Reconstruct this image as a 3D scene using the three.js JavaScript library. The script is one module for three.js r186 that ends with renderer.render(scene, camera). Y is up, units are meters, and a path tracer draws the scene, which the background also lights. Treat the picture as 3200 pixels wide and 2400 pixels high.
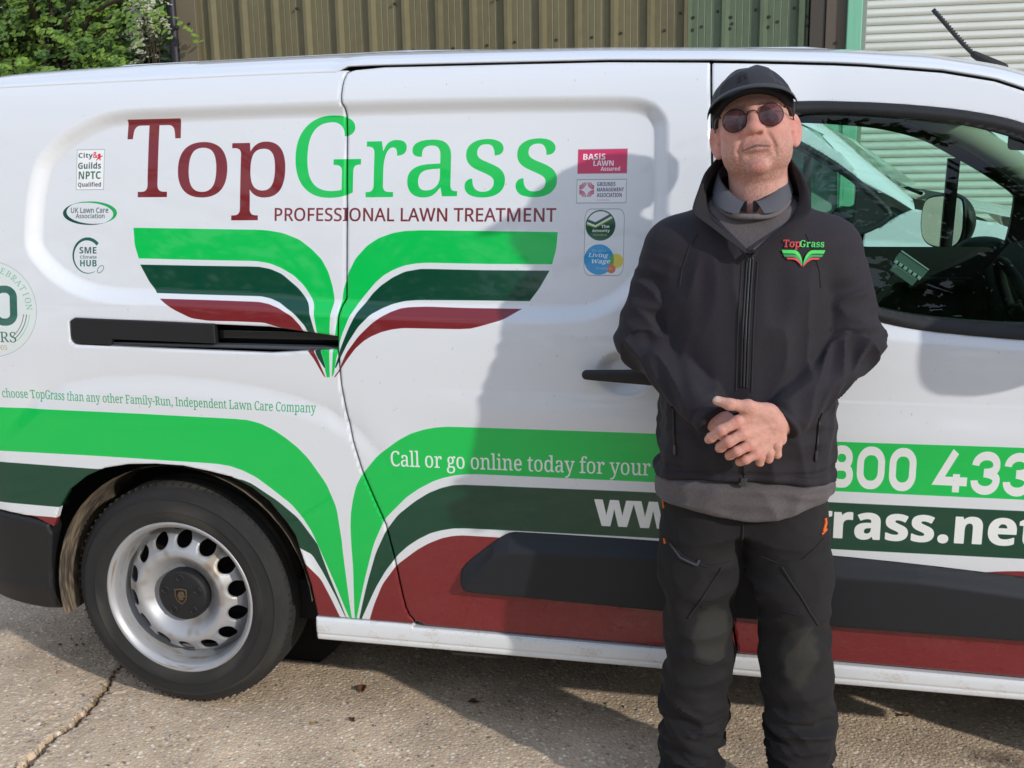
import * as THREE from 'three';
import { mergeGeometries } from 'three/addons/utils/BufferGeometryUtils.js';
import { RoundedBoxGeometry } from 'three/addons/geometries/RoundedBoxGeometry.js';
import { FontLoader } from 'three/addons/loaders/FontLoader.js';
import { createNoise3D, createNoise2D, createNoise4D } from 'simplex-noise';

// ---------- camera, sky, sun, exposure ----------
const scene = new THREE.Scene();
const camera = new THREE.PerspectiveCamera(38.88, 4 / 3, 0.05, 400);
camera.position.set(0, 1.6086, 2.6569);
camera.up.set(-0.03027, 0.97648, -0.21347);
camera.lookAt(-0.21871, 1.6086 - 0.21486, 2.6569 - 0.95184);

function rng(s) { return () => { s |= 0; s = (s + 0x6d2b79f5) | 0; let t = Math.imul(s ^ (s >>> 15), 1 | s); t = (t + Math.imul(t ^ (t >>> 7), 61 | t)) ^ t; return ((t ^ (t >>> 14)) >>> 0) / 4294967296; }; }
const n3 = createNoise3D(rng(11)), n2 = createNoise2D(rng(23)), n4 = createNoise4D(rng(37));
const clamp = (x, a = 0, b = 1) => Math.min(b, Math.max(a, x)), mix = (a, b, t) => a + (b - a) * t;
const smooth = (a, b, x) => { const t = clamp((x - a) / (b - a)); return t * t * (3 - 2 * t); };

const SUN = new THREE.Vector3(1.60, 0.80, 1.0).normalize();
{ // hazy bright sky with thin broken cloud
  const W = 1024, H = 512, d = new Float32Array(W * H * 4);
  for (let j = 0; j < H; j++) {
    const el = ((j + 0.5) / H - 0.5) * Math.PI, y = Math.sin(el), c = Math.cos(el);
    for (let i = 0; i < W; i++) {
      const az = ((i + 0.5) / W - 0.5) * 2 * Math.PI, x = Math.cos(az) * c, z = Math.sin(az) * c, o = (j * W + i) * 4;
      const up = Math.max(0, y), t = Math.pow(up, 0.55), k = 1.6 / (up + 0.25);
      let cl = 0.5 * n2(x * k, z * k) + 0.3 * n2(x * k * 2.1 + 7, z * k * 2.1) + 0.2 * n2(x * k * 4.3, z * k * 4.3 + 3);
      cl = smooth(-0.25, 0.55, cl) * smooth(0, 0.12, up);
      const s = Math.max(0, x * SUN.x + y * SUN.y + z * SUN.z), g = 0.22 * Math.pow(s, 6);
      const base = [mix(0.86, 0.36, t) + g, mix(0.90, 0.53, t) + g * 0.97, mix(0.95, 0.88, t) + g * 0.9], wh = [0.98, 0.99, 1.0];
      for (let q = 0; q < 3; q++) d[o + q] = mix(base[q], wh[q], cl * 0.75);
      d[o + 3] = 1;
    }
  }
  const sky = new THREE.DataTexture(d, W, H, THREE.RGBAFormat, THREE.FloatType);
  sky.mapping = THREE.EquirectangularReflectionMapping; sky.magFilter = THREE.LinearFilter; sky.needsUpdate = true;
  scene.background = sky; scene.environment = sky;
  scene.environmentIntensity = 0.98; scene.backgroundIntensity = 0.98;
}
const sun = new THREE.DirectionalLight(new THREE.Color(1, 0.955, 0.89), 2.6);
sun.position.copy(SUN).multiplyScalar(30).add(new THREE.Vector3(0, 1, -2)); sun.target.position.set(0, 1, -2);
sun.castShadow = true; sun.shadow.radius = 2.4; sun.shadow.mapSize.set(4096, 4096);
Object.assign(sun.shadow.camera, { left: -12, right: 12, top: 10, bottom: -8, near: 1, far: 70 });
scene.add(sun, sun.target);
const renderer = new THREE.WebGLRenderer({ antialias: true });
renderer.toneMapping = THREE.LinearToneMapping; renderer.toneMappingExposure = 1.0;
renderer.shadowMap.enabled = true;

// ---------- helpers ----------
const taken = {};
function numbered(n) { const k = taken[n] = (taken[n] ?? -1) + 1; return k ? n + '_' + String(k).padStart(3, '0') : n; }
function thing(name, label, category, group) { const o = new THREE.Group(); o.name = numbered(name); o.userData = { label, category }; if (group) o.userData.group = group; scene.add(o); return o; }
function part(name, geo, mat, parent, label) { const m = new THREE.Mesh(geo, mat); m.name = name; m.castShadow = m.receiveShadow = true; if (label) m.userData.label = label; parent.add(m); return m; }
function structure(name, geo, mat) { const m = new THREE.Mesh(geo, mat); m.name = name; m.userData.kind = 'structure'; m.castShadow = m.receiveShadow = true; scene.add(m); return m; }
const std = (color, roughness = 0.6, more = {}) => new THREE.MeshStandardMaterial({ color, roughness, ...more });
const phys = (color, roughness, more = {}) => new THREE.MeshPhysicalMaterial({ color, roughness, ...more });
const V = (x, y, z) => new THREE.Vector3(x, y, z);
function box(w, h, d, x = 0, y = 0, z = 0, r = 0.004) { const g = r ? new RoundedBoxGeometry(w, h, d, 2, Math.min(r, w / 2.1, h / 2.1, d / 2.1)) : new THREE.BoxGeometry(w, h, d); return g.translate(x, y, z); }
function tube(pts, r, seg = 24, rad = 8, closed = false) { return new THREE.TubeGeometry(new THREE.CatmullRomCurve3(pts.map((p) => p.isVector3 ? p : V(...p)), closed), seg, r, rad, closed); }
const merge = (gs) => mergeGeometries(gs.map((g) => { const q = g.index ? g.toNonIndexed() : g.clone(); for (const k of Object.keys(q.attributes)) if (!['position', 'normal', 'uv'].includes(k)) q.deleteAttribute(k); if (!q.attributes.uv) q.setAttribute('uv', new THREE.Float32BufferAttribute(new Float32Array(q.attributes.position.count * 2), 2)); return q; }));
function lerpLine(pts, x) { // piecewise linear y(x)
  if (x <= pts[0][0]) return pts[0][1] + (x - pts[0][0]) * (pts[1][1] - pts[0][1]) / (pts[1][0] - pts[0][0]);
  for (let i = 1; i < pts.length; i++) if (x <= pts[i][0] || i === pts.length - 1) { const a = pts[i - 1], b = pts[i]; return a[1] + (b[1] - a[1]) * (x - a[0]) / (b[0] - a[0]); }
}
function hermite(cp) { // smooth curve y(x) through control points
  const n = cp.length, sl = cp.map((_, k) => { const a = cp[Math.max(k - 1, 0)], b = cp[Math.min(k + 1, n - 1)]; return (b[1] - a[1]) / (b[0] - a[0]); });
  return (x) => {
    if (x <= cp[0][0]) return cp[0][1]; if (x >= cp[n - 1][0]) return cp[n - 1][1];
    let i = 0; while (cp[i + 1][0] < x) i++;
    const h = cp[i + 1][0] - cp[i][0], t = (x - cp[i][0]) / h, t2 = t * t, t3 = t2 * t;
    return cp[i][1] * (2 * t3 - 3 * t2 + 1) + sl[i] * h * (t3 - 2 * t2 + t) + cp[i + 1][1] * (3 * t2 - 2 * t3) + sl[i + 1] * h * (t3 - t2);
  };
}
function sdPoly(P) { // signed distance to a polygon, negative inside
  const n = P.length, x0 = P.map((p) => p[0]), y0 = P.map((p) => p[1]);
  return (x, y) => {
    let d = 1e9, s = 1;
    for (let i = 0, j = n - 1; i < n; j = i++) {
      const ex = x0[j] - x0[i], ey = y0[j] - y0[i], wx = x - x0[i], wy = y - y0[i], t = clamp((wx * ex + wy * ey) / (ex * ex + ey * ey || 1e-12)), bx = wx - ex * t, by = wy - ey * t;
      d = Math.min(d, bx * bx + by * by);
      const c1 = y >= y0[i], c2 = y < y0[j], c3 = ex * wy > ey * wx;
      if ((c1 && c2 && c3) || (!c1 && !c2 && !c3)) s = -s;
    }
    return s * Math.sqrt(d);
  };
}
function round2(P, n = 2) { // Chaikin corner cutting on a closed outline
  for (; n > 0; n--) P = P.flatMap((a, i) => { const b = P[(i + 1) % P.length]; return [[a[0] * 0.75 + b[0] * 0.25, a[1] * 0.75 + b[1] * 0.25], [a[0] * 0.25 + b[0] * 0.75, a[1] * 0.25 + b[1] * 0.75]]; });
  return P;
}
// A sheet over (x, y): the part of a grid where inside(x, y) > 0, lifted to z(x, y), its edges rounded and turned in.
function sheet({ inside, z, box: [xa, ya, xb, yb], h = 0.006, edge = 0.005, skirt = 0.014, uv, far = 0 }) {
  const nx = Math.ceil((xb - xa) / h), ny = Math.ceil((yb - ya) / h), pos = [], nor = [], uvs = [], idx = [];
  const F = new Float32Array((nx + 1) * (ny + 1)), id = new Int32Array((nx + 1) * (ny + 1)).fill(-1), cut = new Map(), rim = [];
  const zf = (x, y, f) => { const e = edge ? clamp(1 - f / edge) : 0; return z(x, y) - e * e * edge * 0.7; };
  const add = (x, y) => {
    const e = 0.002, f = inside(x, y), z0 = zf(x, y, f), zx = (zf(x + e, y, inside(x + e, y)) - z0) / e, zy = (zf(x, y + e, inside(x, y + e)) - z0) / e, l = 1 / Math.hypot(zx, zy, 1);
    pos.push(x, y, far ? far - z0 : z0); nor.push(-zx * l, -zy * l, far ? -l : l);
    if (uv) uvs.push((x - uv[0]) / (uv[2] - uv[0]), (y - uv[1]) / (uv[3] - uv[1])); else uvs.push(x, y);
    return pos.length / 3 - 1;
  };
  const at = (i, j) => j * (nx + 1) + i, X = (i) => xa + i * h, Y = (j) => ya + j * h;
  for (let j = 0; j <= ny; j++) for (let i = 0; i <= nx; i++) F[at(i, j)] = inside(X(i), Y(j));
  const vert = (k) => { if (id[k] < 0) id[k] = add(X(k % (nx + 1)), Y(Math.floor(k / (nx + 1)))); return id[k]; };
  const edgeV = (a, b) => {
    const key = a < b ? a * 1e7 + b : b * 1e7 + a;
    if (!cut.has(key)) {
      const t = clamp(F[a] / (F[a] - F[b]), 0.02, 0.98), ax = X(a % (nx + 1)), ay = Y(Math.floor(a / (nx + 1))), bx = X(b % (nx + 1)), by = Y(Math.floor(b / (nx + 1)));
      cut.set(key, add(ax + (bx - ax) * t, ay + (by - ay) * t));
    }
    return cut.get(key);
  };
  const tri = (a, b, c) => {
    const k = [a, b, c], inn = k.map((q) => F[q] > 0), n = inn[0] + inn[1] + inn[2];
    if (!n) return;
    if (n === 3) { idx.push(vert(a), vert(b), vert(c)); return; }
    const i = n === 1 ? inn.indexOf(true) : inn.indexOf(false), p = k[i], q = k[(i + 1) % 3], r = k[(i + 2) % 3], e1 = edgeV(p, q), e2 = edgeV(p, r);
    if (n === 1) { idx.push(vert(p), e1, e2); rim.push(e1, e2); } else { idx.push(e1, vert(q), vert(r), e1, vert(r), e2); rim.push(e2, e1); }
  };
  for (let j = 0; j < ny; j++) for (let i = 0; i < nx; i++) {
    const a = at(i, j), b = at(i + 1, j), c = at(i + 1, j + 1), d = at(i, j + 1);
    if ((i + j) & 1) { tri(a, b, c); tri(a, c, d); } else { tri(a, b, d); tri(b, c, d); }
  }
  if (skirt) for (let i = 0; i < rim.length; i += 2) {
    const a = rim[i], b = rim[i + 1], s = far ? skirt : -skirt, dx = pos[b * 3] - pos[a * 3], dy = pos[b * 3 + 1] - pos[a * 3 + 1], l = Math.hypot(dx, dy) || 1, base = pos.length / 3;
    for (const [k, q] of [[a, 0], [b, 0], [a, 1], [b, 1]]) { pos.push(pos[k * 3], pos[k * 3 + 1], pos[k * 3 + 2] + q * s); nor.push(-dy / l * -1, dx / l * -1, 0); uvs.push(uvs[k * 2], uvs[k * 2 + 1]); }
    idx.push(base, base + 2, base + 1, base + 1, base + 2, base + 3);
  }
  if (far) for (let i = 0; i < idx.length; i += 3) [idx[i + 1], idx[i + 2]] = [idx[i + 2], idx[i + 1]];
  const g = new THREE.BufferGeometry();
  g.setAttribute('position', new THREE.Float32BufferAttribute(pos, 3)); g.setAttribute('normal', new THREE.Float32BufferAttribute(nor, 3)); g.setAttribute('uv', new THREE.Float32BufferAttribute(uvs, 2)); g.setIndex(idx);
  return g;
}
// rows of points -> a smooth skin
function skin(rows, closed = false) {
  const n = rows[0].length, pos = [], uv = [], idx = [];
  rows.forEach((r, i) => r.forEach((p, j) => { pos.push(p[0], p[1], p[2]); uv.push(j / (n - 1), i / (rows.length - 1)); }));
  for (let i = 0; i + 1 < rows.length; i++) for (let j = 0; j + (closed ? 0 : 1) < n; j++) { const a = i * n + j, b = i * n + (j + 1) % n, c = a + n, d = b + n; idx.push(a, b, d, a, d, c); }
  const g = new THREE.BufferGeometry(); g.setAttribute('position', new THREE.Float32BufferAttribute(pos, 3)); g.setAttribute('uv', new THREE.Float32BufferAttribute(uv, 2)); g.setIndex(idx); g.computeVertexNormals();
  return g;
}
// surface of sdf(x, y, z) = 0 by naive surface nets
function blob(sdf, [xa, ya, za, xb, yb, zb], h, colour) {
  const nx = Math.ceil((xb - xa) / h) + 1, ny = Math.ceil((yb - ya) / h) + 1, nz = Math.ceil((zb - za) / h) + 1, F = new Float32Array(nx * ny * nz), id = new Int32Array(nx * ny * nz).fill(-1), sx = 1, sy = nx, sz = nx * ny;
  for (let k = 0, o = 0; k < nz; k++) for (let j = 0; j < ny; j++) for (let i = 0; i < nx; i++, o++) F[o] = sdf(xa + i * h, ya + j * h, za + k * h);
  const pos = [], idx = [], off = [0, sx, sy, sx + sy, sz, sz + sx, sz + sy, sz + sx + sy], E = [[0, 1], [2, 3], [4, 5], [6, 7], [0, 2], [1, 3], [4, 6], [5, 7], [0, 4], [1, 5], [2, 6], [3, 7]];
  for (let k = 0; k + 1 < nz; k++) for (let j = 0; j + 1 < ny; j++) for (let i = 0; i + 1 < nx; i++) {
    const o = i + j * sy + k * sz; let m = 0;
    for (let c = 0; c < 8; c++) if (F[o + off[c]] < 0) m |= 1 << c;
    if (!m || m === 255) continue;
    let x = 0, y = 0, z = 0, n = 0;
    for (const [a, b] of E) { const fa = F[o + off[a]], fb = F[o + off[b]]; if ((fa < 0) === (fb < 0)) continue; const t = fa / (fa - fb); x += mix(a & 1, b & 1, t); y += mix((a >> 1) & 1, (b >> 1) & 1, t); z += mix((a >> 2) & 1, (b >> 2) & 1, t); n++; }
    id[o] = pos.length / 3; pos.push(xa + (i + x / n) * h, ya + (j + y / n) * h, za + (k + z / n) * h);
  }
  for (let k = 1; k + 1 < nz; k++) for (let j = 1; j + 1 < ny; j++) for (let i = 1; i + 1 < nx; i++) {
    const o = i + j * sy + k * sz, f = F[o] < 0;
    for (const [s, u, v] of [[sx, sy, sz], [sy, sz, sx], [sz, sx, sy]]) {
      if (f === (F[o + s] < 0)) continue;
      const a = id[o], b = id[o - u], c = id[o - u - v], d = id[o - v];
      if (a < 0 || b < 0 || c < 0 || d < 0) continue;
      if (f) idx.push(a, b, c, a, c, d); else idx.push(a, c, b, a, d, c);
    }
  }
  const nor = new Float32Array(pos.length), col = colour && new Float32Array(pos.length), uv = new Float32Array(pos.length / 3 * 2), e = h * 0.5;
  for (let i = 0; i < pos.length; i += 3) {
    const [x, y, z] = [pos[i], pos[i + 1], pos[i + 2]], gx = sdf(x + e, y, z) - sdf(x - e, y, z), gy = sdf(x, y + e, z) - sdf(x, y - e, z), gz = sdf(x, y, z + e) - sdf(x, y, z - e), l = 1 / (Math.hypot(gx, gy, gz) || 1);
    nor[i] = gx * l; nor[i + 1] = gy * l; nor[i + 2] = gz * l; uv[i / 3 * 2] = x - z * 0.6; uv[i / 3 * 2 + 1] = y;
    if (colour) { const c = colour(x, y, z, gx * l, gy * l, gz * l); col[i] = c[0]; col[i + 1] = c[1]; col[i + 2] = c[2]; }
  }
  const g = new THREE.BufferGeometry();
  g.setAttribute('position', new THREE.Float32BufferAttribute(pos, 3)); g.setAttribute('normal', new THREE.BufferAttribute(nor, 3)); g.setAttribute('uv', new THREE.BufferAttribute(uv, 2)); if (col) g.setAttribute('color', new THREE.BufferAttribute(col, 3)); g.setIndex(idx);
  return g;
}
const smin = (a, b, k) => { const h = Math.max(k - Math.abs(a - b), 0) / k; return Math.min(a, b) - h * h * k * 0.25; }, smax = (a, b, k) => -smin(-a, -b, k);
function cap(x, y, z, a, b, ra, rb = ra) { const bx = b[0] - a[0], by = b[1] - a[1], bz = b[2] - a[2], px = x - a[0], py = y - a[1], pz = z - a[2], t = clamp((px * bx + py * by + pz * bz) / (bx * bx + by * by + bz * bz)); return Math.hypot(px - bx * t, py - by * t, pz - bz * t) - mix(ra, rb, t); }
function ell(x, y, z, c, r) { const a = (x - c[0]) / r[0], b = (y - c[1]) / r[1], d = (z - c[2]) / r[2], k0 = Math.hypot(a, b, d), k1 = Math.hypot(a / r[0], b / r[1], d / r[2]); return k0 < 1e-6 ? -Math.min(...r) : k0 * (k0 - 1) / k1; }
const fbm = (x, y, z, o = 4) => { let s = 0, a = 0.5; for (let i = 0; i < o; i++) { s += a * n3(x, y, z); x *= 2.03; y *= 2.03; z *= 2.03; a *= 0.5; } return s; };
// grey or coloured noise as a repeating texture: f(u, v) in 0..1 tiles on a torus of noise
function texture(size, f, { srgb = true, rep = [1, 1] } = {}) {
  const d = new Uint8Array(size * size * 4);
  for (let j = 0; j < size; j++) for (let i = 0; i < size; i++) { const c = f(i / size, j / size, i, j), o = (j * size + i) * 4; d[o] = clamp(c[0]) * 255; d[o + 1] = clamp(c[1]) * 255; d[o + 2] = clamp(c[2]) * 255; d[o + 3] = 255; }
  const t = new THREE.DataTexture(d, size, size); t.wrapS = t.wrapT = THREE.RepeatWrapping; t.magFilter = THREE.LinearFilter; t.minFilter = THREE.LinearMipmapLinearFilter; t.generateMipmaps = true; if (srgb) t.colorSpace = THREE.SRGBColorSpace; t.repeat.set(...rep); t.needsUpdate = true;
  return t;
}
const tor = (u, v, f, s = 0) => { const a = u * Math.PI * 2, b = v * Math.PI * 2, r = f / (Math.PI * 2); return 0.5 + 0.5 * n4(Math.cos(a) * r + s, Math.sin(a) * r, Math.cos(b) * r, Math.sin(b) * r + s); };

// ---------- the van's outlines, metres along (x) and up (y) its side ----------
const LIV = {"recess":[[-2.001,1.374],[-1.997,1.426],[-1.993,1.483],[-1.981,1.543],[-1.968,1.587],[-1.936,1.628],[-1.899,1.658],[-1.853,1.682],[-1.808,1.703],[-1.761,1.718],[-1.698,1.726],[-1.63,1.728],[-1.08,1.733],[-0.666,1.732],[-0.376,1.726],[-0.337,1.725],[-0.301,1.721],[-0.273,1.713],[-0.25,1.7],[-0.234,1.681],[-0.224,1.664],[-0.22,1.648],[-0.217,1.574],[-0.213,1.452],[-0.221,1.384],[-0.246,1.307],[-0.283,1.249],[-0.335,1.208],[-0.377,1.186],[-0.424,1.173],[-0.472,1.169],[-0.624,1.168],[-0.856,1.169],[-1.106,1.177],[-1.287,1.189],[-1.593,1.198],[-1.678,1.197],[-1.775,1.205],[-1.834,1.219],[-1.882,1.239],[-1.939,1.276],[-1.982,1.32],[-1.996,1.347]],"gap":[[-1.05,1.808],[-1.065,1.803],[-1.071,1.795],[-1.074,1.781],[-1.075,1.764],[-1.075,1.74],[-1.073,1.722],[-1.067,1.711],[-1.062,1.642],[-1.057,1.456],[-1.056,1.224],[-1.065,1.203],[-1.069,1.17],[-1.071,1.103],[-1.069,1.061],[-1.066,1.001],[-1.055,0.924],[-1.041,0.855],[-1.018,0.768],[-0.987,0.688],[-0.959,0.617],[-0.941,0.525],[-0.927,0.42],[-0.919,0.372],[-0.911,0.35],[-0.897,0.333],[-0.866,0.319]],"gutter":[[-1.05,1.808],[-1.003,1.813],[-0.971,1.813],[-0.712,1.81],[-0.383,1.806],[-0.139,1.797],[0.042,1.788],[0.152,1.782],[0.225,1.776],[0.401,1.756],[0.514,1.733],[0.571,1.712]],"roofsil":[[-2.31,1.835],[-2.241,1.84],[-2.184,1.847],[-2.084,1.852],[-1.974,1.855],[-1.697,1.862],[-1.35,1.866],[-1.057,1.869],[-0.776,1.866],[-0.419,1.86],[-0.078,1.847],[0.166,1.835],[0.38,1.817],[0.486,1.798],[0.561,1.783],[0.634,1.76]],"doorgap":[[-0.13,1.796],[-0.126,1.714],[-0.119,1.549],[-0.085,1.032],[-0.044,0.428],[-0.026,0.311]],"silltop":[[-1.177,0.318],[-0.866,0.318],[-0.219,0.314],[-0.026,0.311],[0.21,0.312],[0.662,0.309]],"sillbot":[[-1.186,0.258],[-1.091,0.254],[-0.718,0.254],[-0.215,0.256],[0.213,0.249],[0.669,0.259]],"arch":[[-1.981,0.543],[-1.969,0.564],[-1.95,0.609],[-1.911,0.663],[-1.849,0.708],[-1.79,0.734],[-1.713,0.749],[-1.626,0.755],[-1.545,0.754],[-1.468,0.742],[-1.401,0.728],[-1.341,0.699],[-1.293,0.662],[-1.247,0.604],[-1.225,0.568],[-1.206,0.496],[-1.192,0.423],[-1.186,0.342],[-1.188,0.295],[-1.186,0.258]],"bumper":[[-2.152,0.585],[-2.101,0.579],[-2.037,0.569],[-1.979,0.552],[-2.007,0.445],[-2.016,0.381],[-2.02,0.297],[-2.014,0.263],[-2.22,0.286]],"flare":[[-2.044,0.888],[-1.986,0.941],[-1.89,0.981],[-1.768,1.002],[-1.61,1.01],[-1.457,1.005],[-1.308,0.988],[-1.189,0.963],[-1.109,0.935],[-1.021,0.882],[-0.962,0.823],[-0.92,0.755]],"trim":[[-0.757,0.492],[-0.747,0.513],[-0.721,0.539],[-0.659,0.591],[-0.632,0.61],[-0.615,0.618],[-0.595,0.621],[-0.227,0.62],[0.191,0.61],[0.392,0.601],[0.587,0.588],[0.63,0.585]],"trimb":[[-0.755,0.464],[-0.744,0.45],[-0.717,0.446],[-0.601,0.445],[-0.202,0.435],[0.196,0.428],[0.645,0.428]],"trimcrease":[[-0.695,0.499],[-0.658,0.548],[-0.618,0.566],[-0.213,0.578],[0.193,0.559],[0.394,0.56],[0.632,0.538]],"rail":[[-1.86,1.147],[-1.854,1.158],[-1.836,1.161],[-1.071,1.145],[-1.072,1.076],[-1.835,1.086],[-1.855,1.09],[-1.862,1.101]],"belttop":[[0.241,1.219],[0.288,1.209],[0.361,1.196],[0.454,1.187],[0.591,1.18]],"beltbot":[[0.242,1.194],[0.289,1.183],[0.362,1.17],[0.455,1.161],[0.592,1.151]],"crease":[[0.098,1.16],[0.291,1.144],[0.425,1.135],[0.594,1.123]],"wintop":[[0.007,1.702],[0.072,1.7],[0.268,1.69],[0.42,1.673],[0.505,1.657],[0.573,1.639]],"glasstop":[[0.085,1.674],[0.269,1.663],[0.42,1.646],[0.574,1.605]],"handle":[[-0.425,1.062],[-0.418,1.07],[-0.359,1.072],[-0.311,1.068],[-0.307,1.033],[-0.359,1.034],[-0.407,1.04],[-0.423,1.05]],"art":[["G",[[-1.677,1.405],[-1.486,1.402],[-1.286,1.399],[-1.236,1.391],[-1.189,1.374],[-1.155,1.35],[-1.125,1.322],[-1.106,1.289],[-1.094,1.252],[-1.087,1.214],[-1.091,1.169],[-1.094,1.103],[-1.096,1.018],[-1.105,1.017],[-1.132,1.155],[-1.14,1.204],[-1.174,1.253],[-1.204,1.28],[-1.238,1.298],[-1.272,1.311],[-1.312,1.317],[-1.486,1.319],[-1.661,1.322],[-1.673,1.357]]],
["D",[[-1.657,1.306],[-1.486,1.304],[-1.307,1.303],[-1.272,1.297],[-1.238,1.284],[-1.189,1.246],[-1.154,1.204],[-1.138,1.15],[-1.114,1.073],[-1.106,1.043],[-1.111,1.043],[-1.13,1.072],[-1.159,1.15],[-1.193,1.185],[-1.238,1.21],[-1.268,1.22],[-1.297,1.225],[-1.448,1.227],[-1.603,1.23],[-1.629,1.259]]],
["R",[[-1.589,1.217],[-1.439,1.215],[-1.297,1.212],[-1.268,1.207],[-1.238,1.198],[-1.199,1.178],[-1.172,1.151],[-1.13,1.072],[-1.107,1.016],[-1.114,1.021],[-1.142,1.072],[-1.205,1.138],[-1.253,1.152],[-1.277,1.159],[-1.356,1.161],[-1.439,1.161],[-1.49,1.167],[-1.541,1.189]]],
["G",[[-0.495,1.393],[-0.689,1.396],[-0.855,1.398],[-0.897,1.396],[-0.929,1.391],[-0.968,1.378],[-0.999,1.359],[-1.031,1.326],[-1.051,1.288],[-1.063,1.25],[-1.069,1.205],[-1.072,1.17],[-1.085,1.086],[-1.091,1.018],[-1.084,1.027],[-1.069,1.097],[-1.057,1.134],[-1.037,1.179],[-1.018,1.215],[-0.975,1.264],[-0.952,1.283],[-0.926,1.297],[-0.896,1.308],[-0.866,1.313],[-0.836,1.315],[-0.688,1.313],[-0.508,1.313],[-0.498,1.352]]],
["D",[[-0.514,1.298],[-0.688,1.298],[-0.826,1.3],[-0.853,1.3],[-0.895,1.293],[-0.928,1.278],[-0.96,1.257],[-0.984,1.235],[-1.017,1.192],[-1.041,1.147],[-1.065,1.092],[-1.081,1.044],[-1.077,1.044],[-1.067,1.065],[-1.042,1.111],[-1.013,1.153],[-0.98,1.185],[-0.951,1.2],[-0.928,1.209],[-0.895,1.217],[-0.862,1.22],[-0.729,1.221],[-0.564,1.221],[-0.539,1.254]]],
["R",[[-0.581,1.203],[-0.728,1.203],[-0.834,1.205],[-0.881,1.203],[-0.903,1.2],[-0.927,1.192],[-0.951,1.18],[-0.975,1.164],[-1.013,1.129],[-1.048,1.084],[-1.071,1.037],[-1.086,1.017],[-1.079,1.02],[-1.043,1.07],[-1.022,1.096],[-0.999,1.116],[-0.977,1.129],[-0.951,1.14],[-0.921,1.148],[-0.89,1.152],[-0.813,1.152],[-0.742,1.152],[-0.711,1.154],[-0.687,1.16],[-0.628,1.177]]],
["G",[[-2.231,0.907],[-2.105,0.902],[-1.698,0.9],[-1.377,0.896],[-1.337,0.894],[-1.301,0.886],[-1.264,0.87],[-1.228,0.847],[-1.196,0.822],[-1.167,0.792],[-1.121,0.725],[-1.096,0.658],[-1.088,0.562],[-1.088,0.537],[-1.084,0.432],[-1.08,0.314],[-1.085,0.314],[-1.116,0.419],[-1.144,0.501],[-1.173,0.582],[-1.198,0.624],[-1.227,0.66],[-1.289,0.707],[-1.326,0.733],[-1.363,0.75],[-1.4,0.761],[-1.44,0.766],[-1.812,0.771],[-2.123,0.772],[-2.251,0.772]]],
["D",[[-2.256,0.739],[-2.128,0.739],[-1.802,0.732],[-1.401,0.729],[-1.365,0.723],[-1.34,0.714],[-1.267,0.668],[-1.21,0.621],[-1.16,0.548],[-1.153,0.521],[-1.133,0.449],[-1.11,0.376],[-1.089,0.296],[-1.09,0.296],[-1.119,0.386],[-1.152,0.463],[-1.179,0.515],[-1.213,0.533],[-1.247,0.551],[-1.631,0.604],[-1.95,0.609],[-2.147,0.614],[-2.277,0.615]]],
["R",[[-2.283,0.583],[-2.153,0.582],[-2.101,0.579],[-1.963,0.578],[-1.201,0.489],[-1.16,0.442],[-1.136,0.384],[-1.113,0.32],[-1.184,0.313],[-1.258,0.444],[-1.971,0.548],[-2.16,0.541],[-2.289,0.554]]],
["G",[[0.744,0.902],[0.609,0.905],[0.183,0.901],[-0.249,0.903],[-0.774,0.899],[-0.808,0.895],[-0.84,0.888],[-0.876,0.876],[-0.912,0.856],[-0.972,0.811],[-1.019,0.755],[-1.037,0.722],[-1.048,0.685],[-1.056,0.648],[-1.06,0.61],[-1.062,0.554],[-1.062,0.487],[-1.073,0.315],[-1.069,0.315],[-1.029,0.457],[-0.997,0.558],[-0.962,0.631],[-0.947,0.647],[-0.896,0.699],[-0.86,0.725],[-0.821,0.747],[-0.793,0.758],[-0.759,0.767],[-0.731,0.771],[-0.703,0.773],[-0.237,0.775],[0.185,0.775],[0.619,0.777],[0.755,0.778]]],
["D",[[0.758,0.751],[0.621,0.75],[0.19,0.747],[-0.235,0.749],[-0.737,0.743],[-0.767,0.74],[-0.798,0.731],[-0.834,0.715],[-0.872,0.69],[-0.922,0.649],[-0.959,0.601],[-0.993,0.533],[-1.026,0.437],[-1.068,0.296],[-1.065,0.298],[-1.001,0.428],[-0.967,0.483],[-0.929,0.532],[-0.899,0.56],[-0.868,0.582],[-0.834,0.601],[-0.803,0.611],[-0.772,0.618],[-0.741,0.621],[-0.229,0.626],[0.192,0.625],[0.631,0.63],[0.769,0.632]]],
["R",[[0.772,0.605],[0.596,0.598],[0.42,0.571],[0.195,0.562],[-0.229,0.584],[-0.637,0.602],[-0.746,0.601],[-0.775,0.597],[-0.804,0.589],[-0.84,0.572],[-0.874,0.551],[-0.936,0.501],[-0.981,0.44],[-1.011,0.374],[-1.032,0.316],[-0.901,0.316],[-0.867,0.31],[-0.206,0.307],[0.21,0.3],[0.664,0.295],[0.807,0.297]]]],"letters":[["T","R",-1.699,1.4876,-1.5399,1.6936],
["o","R",-1.5436,1.4857,-1.3993,1.6293],
["p","R",-1.3865,1.4251,-1.2328,1.6272],
["G","G",-1.2031,1.4824,-1.0213,1.6912],
["r","G",-1.0055,1.4829,-0.8965,1.6248],
["a","G",-0.893,1.4812,-0.7598,1.6241],
["s","G",-0.7397,1.4802,-0.6344,1.6231],
["s","G",-0.6065,1.48,-0.5009,1.6222]],"texts":[["PROFESSIONAL LAWN TREATMENT","sans","#7a2c33",-1.2593,1.4225,-0.5007,1.4183,0.0328],
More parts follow.
